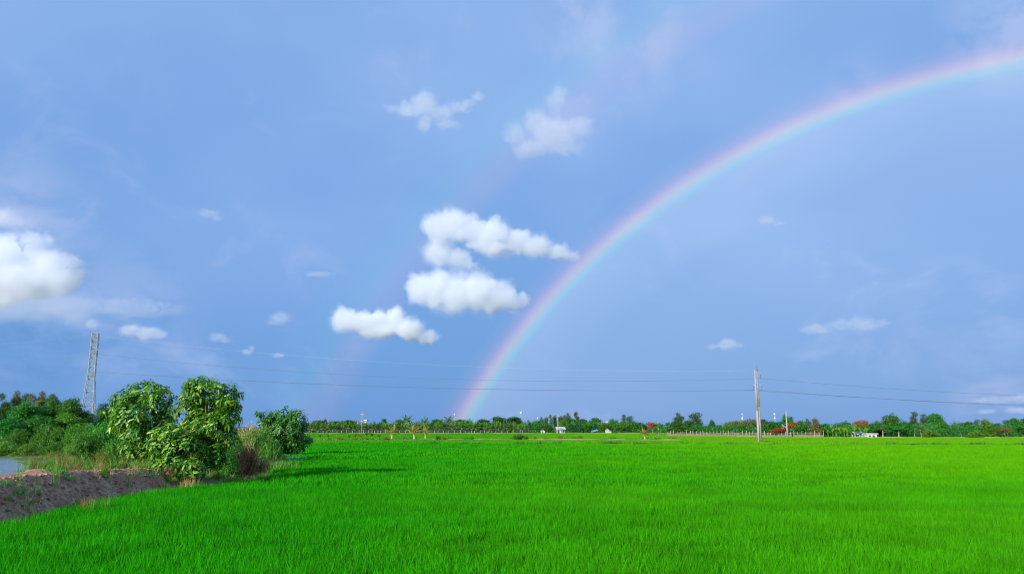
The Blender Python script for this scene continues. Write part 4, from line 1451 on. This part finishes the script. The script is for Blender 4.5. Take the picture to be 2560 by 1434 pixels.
DO = 'dark_opening'
house('farm_hut', 1402, 326, 0, 1071, 1066.5, 19, 'white_wall', 'white_sheet', 'small white awning hut behind the mid-field utility pole', 'side', 3, .12,
      (('doorway', .05, .32, 0, .8, DO), ('window', .5, .7, .3, .8, 'blue_tarp'), ('window', .75, .95, .3, .8, DO)), .4, 'hut')
house('white_house', 1524, 352, 0, 1055, 1052, 8, 'white_wall', 'white_sheet', 'white gable end showing above the trees in the middle', 'gable', 6, .1, (('window', .35, .65, .7, .85, DO),))
house('metal_roof_hut', 2150, 201, 0, 1083, 1078, 24, 'white_wall', 'grey_roof', 'low hut with grey metal roof and teal sheet at the tree foot', 'side', 3, -.06,
      (('doorway', .08, .4, 0, .75, DO), ('tarpaulin', .55, .98, .15, .85, 'teal_tarp')), .35, 'hut')
house('white_shed', 2180, 199, 0, 1085, 1083.5, 24, 'white_wall', 'grey_roof', 'low white-walled shed between the metal-roofed hut and pale trunks', 'slab', 2.5, 0, (('doorway', .55, .75, 0, .8, DO), ('window', .15, .35, .4, .8, DO)), .2, 'shed')
house('red_roof_house', 886, 358, 0, 1057, 1050, 20, 'white_wall', 'red_roof', 'house with red roof peeking over the palm row', 'gable', 7, .2, (('window', .3, .6, .6, .85, DO),))
house('white_block', 913, 372, 0, 1053, 1050, 6, 'white_wall', 'white_sheet', 'narrow white tower block beside the crossarmed slim pole', 'slab', 4, 0, (('window', .3, .7, .75, .9, DO),))
house('pink_roof_house', 1112, 342, 0, 1064, 1060, 15, 'white_wall', 'tan_roof', 'pinkish-grey roof half hidden in the palm row', 'side', 4, 0, (('window', .3, .6, .5, .8, DO),))
house('tan_roof_house', 1178, 341, 0, 1063, 1058, 22, 'tan_roof', 'tan_roof', 'tan roof half hidden in the palm row, right of the pinkish one', 'side', 4, 0, (('window', .3, .6, .5, .8, DO),))
house('white_house', 1956, 218, 0, 1066, 1062, 9, 'white_wall', 'white_sheet', 'white wall fragment in the trees left of the plain concrete pole', 'gable', 4, 0, (('window', .3, .65, .6, .8, DO),))
house('white_shed', 1357, 327, 0, 1077, 1073, 9, 'white_wall', 'white_sheet', 'tiny white shed left of the white awning hut', 'gable', 3, 0, (('doorway', .3, .6, 0, .7, DO),), .2, 'shed')
# blue tarpaulin slung on poles
p0 = pt(1488, 1079, 322)
root = empty('tarp_shelter', (p0.x, 322, 0), .2, 'low blue tarp lean-to at the foot of the trees', 'shelter')
for (x, y, z) in ((-1.1, 0, .9), (1.1, 0, 1.4), (-1.1, 1.6, 1.2), (1.1, 1.6, 1.8)):
    mb = MB(); mb.tube([(x, y, 0), (x, y, z)], [.05, .04], 5); mb.build('post', M['post'], root)
mb = MB()
mb.add([(-1.3, -.2, .8), (1.3, -.2, 1.35), (1.3, 1.8, 1.85), (-1.3, 1.8, 1.2), (-1.3, -.2, .86), (1.3, -.2, 1.41), (1.3, 1.8, 1.91), (-1.3, 1.8, 1.26)],
       [(0, 3, 2, 1), (4, 5, 6, 7), (0, 1, 5, 4), (1, 2, 6, 5), (2, 3, 7, 6), (3, 0, 4, 7)])
mb.build('tarpaulin', M['blue_tarp'], root)

# ------------------------------------------------------------------ big-leaved trees at the end of the bank
def big_leaf_geo(P, D, U, L, W, droop):
    n = len(P)
    D = nrm(D); S = nrm(np.cross(D, U)); N = nrm(np.cross(S, D))
    L = np.asarray(L).reshape(-1, 1); W = np.asarray(W).reshape(-1, 1); dr = np.asarray(droop).reshape(-1, 1)
    dn = np.array([0, 0, -1.0])
    c = lambda t: P + D * L * t + dn * L * dr * t * t
    a, b, tip = c(.30), c(.68), c(1.0)
    up = N * W * .16
    V = np.stack([P, a - S * W * .46 + up, a, a + S * W * .46 + up, b - S * W * .42 + up, b, b + S * W * .42 + up, tip], 1).reshape(-1, 3)
    k_ = (np.arange(n) * 8)[:, None]
    Fc = np.concatenate([k_ + f for f in ([0, 2, 1], [0, 3, 2], [1, 2, 5], [1, 5, 4], [2, 3, 6], [2, 6, 5], [4, 5, 7], [5, 6, 7])], 0)
    return V, Fc


_v, _f = big_leaf_geo(np.zeros((1, 3)), np.array([[1.0, 0, 0]]), np.array([[0, 0, 1.0]]), [1.0], [.42], [.28])
LEAF = np_mesh('leaf', _v, _f, M['big_leaf_solo'])


def big_leaf_tree(name, base, lobes_px, Y, leafL, shoots, label, seed, n_solo=300, mat='big_leaf', per=9, wr=.42, trunk_r=.09, stems=1, cat='tree'):
    rs = np.random.RandomState(seed)
    b = Vector(base)
    lobes = []
    for (px, py, rx, ry) in lobes_px:
        c = pt(px, py, Y) - b
        m = Y / F
        lobes.append((c.x, c.y + rs.uniform(-.35, .35) * rx * m * 2, c.z, rx * m * .88, min(rx, ry) * m * 1.15, ry * m * .90))
    root = empty(name, b, 0, label, cat, 'big-leaved trees at the end of the bank')
    C, O = crown_points(shoots, lobes, rs, .42)
    P, D, U = [], [], []
    for c, o in zip(C, O):
        ax = nrm(np.array([o[0], o[1], o[2] * .6 + .45]) + rs.normal(size=3) * .25)
        s = nrm(np.cross(ax, [0.3, .2, 1.0])); q = np.cross(ax, s)
        for j in range(per):
            th = j * 2.4 + rs.uniform(-.3, .3)
            out = s * math.cos(th) + q * math.sin(th)
            P.append(c + ax * (j / per - .5) * leafL * 1.5)
            D.append(out * 1.0 + ax * rs.uniform(-.1, .55) + np.array([0, 0, -.15]))
            U.append(ax + rs.normal(size=3) * .2)
    P, D, U = np.array(P), nrm(np.array(D)), np.array(U)
    n = len(P)
    L = leafL * rs.uniform(.5, 1.3, n); W = L * wr * rs.uniform(.85, 1.15, n); dr = rs.uniform(.15, .6, n)
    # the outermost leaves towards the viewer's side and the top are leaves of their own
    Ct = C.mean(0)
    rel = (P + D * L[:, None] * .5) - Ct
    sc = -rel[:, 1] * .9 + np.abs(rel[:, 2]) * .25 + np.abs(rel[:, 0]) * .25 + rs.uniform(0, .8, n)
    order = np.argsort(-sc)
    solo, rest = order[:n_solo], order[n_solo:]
    V, Fc = big_leaf_geo(P[rest], D[rest], U[rest], L[rest], W[rest], dr[rest])
    link('crown', np_mesh('crown', V, Fc, M[mat]), root)['kind'] = 'stuff'
    for i in solo:
        d = Vector(D[i] + np.array([0, 0, -dr[i] * .55])).normalized()
        s = d.cross(Vector(U[i])).normalized(); nn = s.cross(d)
        o = link('leaf', LEAF, root)
        mt = Matrix(((d.x, -s.x, nn.x, P[i][0]), (d.y, -s.y, nn.y, P[i][1]), (d.z, -s.z, nn.z, P[i][2]), (0, 0, 0, 1)))
        o.matrix_local = mt @ Matrix.Scale(float(L[i]), 4)
    mb = MB()
    for k_ in range(stems):
        off = Vector(((k_ - (stems - 1) / 2) * .35, .30, 0))
        tops = sorted(lobes, key=lambda l: -l[2])
        t_ = Vector(tops[k_ % len(tops)][:3]) + Vector((0, .45, -.25))
        mid = t_ * .5 + off * .6 + Vector((rs.uniform(-.12, .12), 0, 0))
        mb.tube([off + Vector((0, 0, -.25)), off + Vector((.03, 0, t_.z * .22)), mid, t_], [trunk_r * 1.2, trunk_r, trunk_r * .65, trunk_r * .2], 8)
        for l in lobes:
            e = Vector(l[:3]); q = (off + Vector((.03, 0, t_.z * .22))).lerp(mid, rs.uniform(.1, .9))
            if e.z < q.z: q = off.lerp(mid, .3)
            mb.tube([q, q.lerp(e, .5) + Vector((0, 0, -.08)), e], [trunk_r * .4, trunk_r * .26, trunk_r * .1], 5)
    mb.build('trunk', M['bark'], root, True)
    return root


bz = lambda x, y: float(bank_z(x, y))
big_leaf_tree('teak_tree', (x_at(338, 38.8), 38.8, .85),
              [(352, 982, 48, 34), (312, 1004, 34, 28), (398, 1000, 36, 36), (345, 1038, 56, 36), (404, 1038, 34, 22), (350, 1080, 46, 36), (312, 1064, 30, 26), (388, 1078, 34, 28), (330, 1122, 36, 24), (366, 1128, 28, 26), (300, 1022, 24, 22), (300, 1050, 26, 24), (370, 1062, 36, 26), (270, 1026, 20, 10)],
              38.8, .235, 660, 'left one of the two tall big-leaved trees on the bank, pale trunk showing', 401)
big_leaf_tree('teak_tree', (x_at(500, 38.0), 38.0, .3),
              [(530, 968, 60, 28), (488, 984, 38, 36), (574, 994, 36, 38), (530, 1020, 66, 36), (500, 1062, 40, 36), (566, 1040, 38, 26), (510, 1100, 40, 36), (448, 1018, 28, 18), (540, 1130, 34, 36), (478, 1046, 34, 26), (545, 1066, 44, 28), (566, 1088, 30, 28), (515, 1046, 40, 26)],
              38.0, .235, 800, 'right one of the two tall big-leaved trees, its crown highest on the bank', 402)
big_leaf_tree('teak_sapling', (x_at(470, 36.6), 36.6, .25),
              [(432, 1082, 44, 28), (402, 1112, 34, 34), (458, 1122, 52, 44), (432, 1156, 40, 28), (488, 1166, 30, 30), (470, 1190, 24, 16), (394, 1145, 26, 20)],
              36.6, .235, 400, 'low big-leaved sapling bulging in front of the two tall trees', 403, stems=2)
big_leaf_tree('round_tree', (x_at(712, 74), 74, .3),
              [(700, 1040, 46, 26), (745, 1056, 30, 36), (668, 1054, 28, 26), (710, 1076, 62, 40), (685, 1106, 38, 26), (742, 1102, 34, 28), (715, 1122, 36, 16), (650, 1034, 12, 6)],
              74, .34, 520, 'dense dark domed tree on its own at the corner of the paddy', 404, n_solo=0, mat='round_leaf', trunk_r=.14, stems=2, wr=.40)

# ------------------------------------------------------------------ trees and shrubs round the pond
NEAR = {
    'round': [broad_proto(500 + i, 'round', 6, 11000, .22, .12, 'tree_leaf', .15, clump=9) for i in range(3)],
    'light': [broad_proto(510 + i, 'round', 6, 10000, .22, .12, 'tree_leaf_light', .13, clump=9) for i in range(2)],
    'dark': [broad_proto(514, 'round', 6, 10000, .22, .12, 'tree_leaf_dark', .15, clump=9)],
    'slim': [broad_proto(520 + i, 'slim', 9, 8000, .22, .07, 'euc_leaf', .12, bark='bark_pale', droop=.5, hang=.5) for i in range(3)],
    'cone': [broad_proto(525, 'cone', 6, 7000, .16, .06, 'tree_leaf_dark', .12)],
    'brown': [broad_proto(528, 'slim', 9, 7500, .22, .07, 'tree_leaf_brown', .12, bark='bark_pale', hang=.5)],
    'bush': [broad_proto(530 + i, 'bush', 2.4, 7500, .17, .062, 'shrub_leaf', .05, clump=10, spread=.10, hang=.0) for i in range(3)],
    'bushl': [broad_proto(536 + i, 'bush', 2.4, 6500, .16, .062, 'weed_leaf', .05, clump=10, spread=.10, hang=.0) for i in range(2)],
    'low': [broad_proto(540 + i, 'bush', 1.3, 3000, .12, .04, 'weed_leaf', .03, clump=9, spread=.08, hang=0) for i in range(2)],
    'rust': [broad_proto(544 + i, 'bush', 1.3, 2000, .12, .03, 'rust_leaf', .03, clump=9, spread=.08, hang=0) for i in range(2)],
    'dead': [broad_proto(548, 'bush', 2.0, 1500, .30, .034, 'dry_leaf', .03, clump=9, spread=.16, hang=.3)],
}
GP = 'trees behind the pond'
POND = [
    ('slim', 'eucalyptus_tree', 12, 128, 980, 40, 'grey-green eucalyptus at the left edge behind the pond'),
    ('brown', 'eucalyptus_tree', 44, 130, 976, 36, 'brownish thin eucalyptus behind the pond, second from the left edge'),
    ('cone', 'cypress_tree', 57, 104, 984, 18, 'narrow dark columnar tree behind the pond'),
    ('brown', 'eucalyptus_tree', 92, 128, 977, 38, 'brownish eucalyptus right of the narrow dark column'),
    ('slim', 'eucalyptus_tree', 124, 126, 984, 36, 'grey-green eucalyptus right of the brownish one behind the pond'),
    ('dark', 'broadleaf_tree', 14, 112, 1004, 80, 'dark rounded tree at the left edge behind the pond'),
    ('round', 'broadleaf_tree', 70, 100, 1000, 90, 'broad green tree in front of the narrow dark column'),
    ('round', 'broadleaf_tree', 126, 104, 992, 84, 'green tree under the rightmost pond eucalyptus'),
    ('round', 'broadleaf_tree', 178, 98, 989, 70, 'green tree just left of the pylon legs'),
    ('dark', 'broadleaf_tree', 256, 112, 1006, 60, 'dark tree just right of the pylon legs'),
    ('dark', 'broadleaf_tree', 296, 116, 1020, 50, 'dark low tree between the pylon and the left big-leaved tree'),
    ('light', 'broadleaf_tree', 160, 88, 1028, 84, 'light green tree in front of the pylon at left'),
    ('round', 'broadleaf_tree', 96, 86, 1036, 80, 'low green tree beyond the middle of the pond'),
    ('round', 'broadleaf_tree', 24, 84, 1042, 84, 'low green tree beyond the pond by the left edge'),
]
for (kd, nm, px, Y, top, wpx, lab) in POND:
    plant_tree(nm, NEAR[kd], px, Y, top - 2, wpx * (1.1 if kd == 'cone' else 1.3), lab, 'tree', GP, z0=.4)
GS = 'shrubs on the pond banks'
for (kd, px, Y, top, wpx, z0, lab) in [
    ('bush', 120, 78, 1058, 90, .5, 'feathery green shrub beyond the pond below the light tree'),
    ('bush', 195, 76, 1052, 80, .5, 'feathery green shrub hiding the feet of the pylon'),
    ('bush', 45, 78, 1068, 90, .5, 'green shrub on the far pond bank by the left edge'),
    ('bush', 268, 56, 1046, 110, .55, 'large pale feathery shrub left of the left big-leaved tree'),
    ('bush', 228, 52, 1068, 90, .55, 'pale feathery shrub on the near side of the large one'),
    ('bush', 292, 46, 1092, 70, .6, 'green shrub at the left foot of the left big-leaved tree'),
    ('bushl', 20, 70, 1098, 80, .35, 'low bush on the far pond edge at the left'),
    ('bushl', 78, 70, 1104, 70, .35, 'low bush on the far pond edge beside the dark gap'),
    ('bush', 132, 69, 1100, 70, .35, 'dark low bush on the far pond edge, third from the left'),
    ('bushl', 182, 64, 1106, 66, .4, 'low bush at the right end of the far pond edge'),
    ('bush', 640, 58, 1066, 84, .4, 'tall grassy shrub between the two tall trees and the domed tree'),
    ('bush', 590, 50, 1080, 84, .4, 'green shrub right of the right big-leaved tree'),
    ('bush', 562, 42, 1112, 92, .3, 'low green shrub at the foot of the right big-leaved tree'),
    ('bush', 655, 62, 1062, 90, .3, 'leafy green shrub against the left side of the domed tree'),
    ('bushl', 690, 62, 1120, 70, .2, 'light green weedy shrub below the domed tree'),
    ('bush', 430, 60, 1058, 70, .5, 'green shrub seen between the two tall big-leaved trees'),
    ('dead', 618, 45, 1096, 84, .3, 'dead brown shrub between the big-leaved trees and the domed tree'),
    ('dead', 590, 42.5, 1142, 70, .2, 'low dead brown bush at the paddy edge'),
    ('dead', 415, 35.5, 1160, 50, .5, 'low dead brown brush at the broken end of the earth bank'),
    ('dead', 652, 46, 1136, 76, .2, 'wide low reddish dead bush right of the taller dead one'),
    ('dead', 672, 58, 1128, 50, .2, 'dead brown brush under the domed tree'),
    ('low', 150, 40, 1130, 66, .8, 'orange-green weed clump beside the pond water'),
    ('rust', 84, 33, 1146, 30, .9, 'pinkish reedy weed clump at the pond corner'),
    ('low', 205, 37, 1134, 60, .9, 'green weed clump in the middle of the bank top'),
    ('rust', 146, 44, 1124, 50, .6, 'rust-red weed clump on the pond side of the bank top'),
    ('low', 118, 33, 1150, 56, 1.0, 'green weed clump right of the pinkish reedy one'),
    ('low', 262, 40, 1126, 56, .8, 'weed clump near the pale trunk'),
    ('rust', 250, 46, 1118, 40, .6, 'rusty weed clump behind the one near the pale trunk'),
    ('low', 42, 26.5, 1188, 26, 1.25, 'small dark weed on the bank top at the left'),
    ('low', 262, 31, 1164, 34, 1.05, 'dark green creeper spilling over the bank lip'),
]:
    z0 = max(.22, bz(x_at(px, Y, z0), Y) - .04)
    plant_tree('shrub' if kd != 'dead' else 'dead_shrub', NEAR[kd], px, Y, top, wpx, lab, 'shrub', GS, z0=z0)


def blades(name, px, Y, z0, n, spread, hmin, hmax, wid, lean, mat, label, seed, plume=None):
    rs = np.random.RandomState(seed)
    V, Fc = blade_geo(n, spread, hmin, hmax, wid, lean, rs)
    root = empty(name, (x_at(px, Y, z0), Y, z0 - .05), rs.uniform(0, 6.28), label, 'grass', 'reed and grass clumps')
    link('blades', np_mesh('blades', V, Fc, M[mat]), root)
    if plume:
        P = np.stack([rs.uniform(-spread, spread, plume), rs.uniform(-spread, spread, plume), rs.uniform(.8, 1.0, plume) * hmax], 1)
        P = np.repeat(P, 14, 0) + rs.normal(size=(plume * 14, 3)) * np.array([.05, .05, .16])
        Vp, Fp = leaf_geo(P, rand_dirs(len(P), rs) * .5 + np.array([.1, 0, 1.0]), rand_dirs(len(P), rs), .16, .03)
        link('plumes', np_mesh('plumes', Vp, Fp, M['straw']), root)
    return root


blades('reed_clump', 486, 54, .5, 260, .7, 1.6, 2.9, .03, .12, 'straw', 'dry tan reeds seen between the two tall big-leaved trees', 1, 12)
blades('reed_clump', 592, 52, .4, 170, .6, 1.5, 2.5, .03, .15, 'straw', 'dry tan reeds right of the right big-leaved tree', 2, 16)
blades('reed_clump', 630, 60, .4, 170, .8, 1.6, 2.7, .03, .15, 'straw', 'pale plumed reeds left of the domed tree', 3, 22)
blades('reed_clump', 650, 57, .4, 260, 1.0, .9, 1.9, .03, .2, 'weed_leaf', 'green reeds left of the domed tree', 4)
blades('reed_clump', 612, 44.5, .3, 260, .45, .9, 1.9, .022, .2, 'dry_leaf', 'brown dead reeds standing in the dead shrub', 5)
blades('reed_clump', 690, 50, .1, 500, 1.2, .5, .95, .018, .25, 'weed_leaf', 'light green grass clump at the paddy corner below the domed tree', 6)
blades('grass_clump', 672, 42, .05, 420, .8, .25, .5, .014, .4, 'straw', 'patch of flattened straw at the paddy edge', 7)
blades('grass_clump', 470, 34.6, .1, 160, .3, .4, .8, .014, .2, 'straw', 'pale dry stalks under the low sapling', 8)
blades('grass_clump', 250, 25.5, .05, 90, .25, .5, .85, .012, .25, 'weed_leaf', 'tall yellow grass tuft at the bank foot', 9)
blades('grass_clump', 210, 25.6, .25, 60, .18, .3, .6, .010, .3, 'dry_leaf', 'dry brown tuft on the bank face', 10)

# weeds over the bank top, the foot of the bank and the pond edges
rs = np.random.RandomState(9)
def weed_src(i, mat, n, half, h0, h1, wd, lean):
    return source('weed_tuft', *blade_geo(n, half, h0, h1, wd, lean, np.random.RandomState(i)), M[mat])
W1 = [weed_src(70, 'weed_leaf', 70, .28, .12, .42, .016, .5), weed_src(71, 'weed_leaf', 60, .22, .2, .6, .016, .35), weed_src(72, 'rust_leaf', 40, .2, .2, .65, .014, .35),
      weed_src(73, 'shrub_leaf', 90, .3, .1, .3, .022, .7)]
P = []
while len(P) < 4200:
    y = rs.uniform(17, 95); x = edge_x(y) - (rs.uniform(1.6, 14) if rs.uniform() < .6 else rs.uniform(.2, 55))
    if x < -.80 * y - 4 or (y < 36 and edge_x(y) - x < 1.6): continue
    z = bank_z(x, y)
    if z < .28: continue
    if y < 37 and x < -.585 * y and rs.uniform() > .06: continue
    bare = smooth_noise(x, y, .35, 21.0)
    if y < 34 and (edge_x(y) - x) < 3.0 and rs.uniform() > .22: continue
    if bare < -.12 and y < 40: continue
    P.append((x, y, z - .03))
P = np.array(P)
scatter('weeds', P, W1, RS.uniform(.6, 1.25, (len(P), 1)) * np.ones((1, 3)), label='mixed green and rusty weeds covering the bank top', cat='weeds')
W2 = [weed_src(80, 'weed_leaf', 26, .15, .25, .75, .011, .25), weed_src(81, 'straw', 16, .12, .2, .55, .009, .3), weed_src(82, 'dry_leaf', 16, .12, .1, .4, .009, .4), W1[3]]
P = []
while len(P) < 420:
    y = rs.uniform(14, 46); d = rs.uniform(-.3, .35) if rs.uniform() < .72 else rs.uniform(.2, 1.6)
    x = edge_x(y) - d
    P.append((x, y, max(0, bank_z(x, y)) - .02))
P = np.array(P)
scatter('weeds', P, W2, RS.uniform(.5, 1.0, (len(P), 1)) * np.ones((1, 3)), label='thin weeds and dry stalks along the foot and face of the bank', cat='weeds')

# weeds on the dykes
W3 = [weed_src(90, 'shrub_leaf', 60, .6, .2, .6, .05, .5), weed_src(91, 'weed_leaf', 60, .7, .15, .5, .05, .5), weed_src(92, 'tree_leaf_dark', 60, .6, .2, .7, .06, .5)]
P = []
for x in np.arange(-100, 112, .45):
    if rs.uniform() < .8: P.append((x, bund1_y(x) + rs.uniform(-.7, .4), .15))
for x in np.arange(-120, 34, .6):
    if rs.uniform() < .75: P.append((x, 162.5 + rs.uniform(-.9, .4), .25))
P = np.array(P)
scatter('weeds', P, W3, RS.uniform(.5, 1.15, (len(P), 1)) * np.ones((1, 3)), label='dark weeds in lines along the paddy dykes', cat='weeds')

# plants standing along the far dyke
GD = 'plants along the paddy dyke'
DY = 161.5
for j, (px, top, lab) in enumerate([(800, 1086, 'leafy plant leftmost on the far dyke'), (820, 1085, 'leafy plant second on the far dyke, by the domed tree'),
                                    (874, 1088, 'small leafy plant left of the tallest dyke clump'), (888, 1085, 'broad leafy plant on the dyke left of the tallest clump'),
                                    (902, 1084, 'leafy plant touching the tallest dyke clump'), (916, 1078, 'tallest leafy plant on the far dyke'),
                                    (930, 1082, 'leafy plant just right of the tallest dyke clump'), (948, 1086, 'leafy plant left of the leftmost lone palm')]):
    plant_tree('banana_sapling', BAN, px, DY, top - 2, 24, lab, 'banana plant', GD, z0=.3)
for (kd, px, top, wpx, lab) in [('bush_rust', 965, 1089, 22, 'brown shrub at the foot of the leftmost lone palm'), ('bush', 1094, 1086, 14, 'small green bush right of the three lone palms'),
                                ('bush_rust', 1108, 1089, 22, 'tan dry bush right of the three lone palms'), ('bush', 1178, 1089, 14, 'small bush on the dyke between the lone palms and wide bush'),
                                ('bush', 1296, 1083, 34, 'wide green bush on the far dyke'), ('bush', 1316, 1086, 16, 'smaller bush at the right shoulder of the wide one'),
                                ('bush_rust', 1338, 1087, 16, 'reddish weed right of the wide green bush'), ('bush_rust', 1362, 1089, 12, 'thin reddish weed second from the wide green bush'),
                                ('bush_rust', 1402, 1086, 22, 'reddish bush on the dyke below the white awning hut'), ('bush', 1432, 1090, 10, 'small dark plant between two reddish dyke bushes'),
                                ('bush_rust', 1449, 1085, 18, 'upright reddish bush at the end of the dyke plants'), ('bush', 1686, 1093, 10, 'small dark plant alone in the far paddy right of the short palm'),
                                ('bush_rust', 850, 1091, 20, 'brown dry weeds left of the tallest dyke clump')]:
    plant_tree('shrub', FAR[kd], px, DY, top, wpx, lab, 'shrub', GD, z0=.2)
blades('grass_clump', 1912, PY - .6, .05, 160, .6, .35, .8, .04, .35, 'shrub_leaf', 'dark weeds at the foot of the twin power poles', 12)
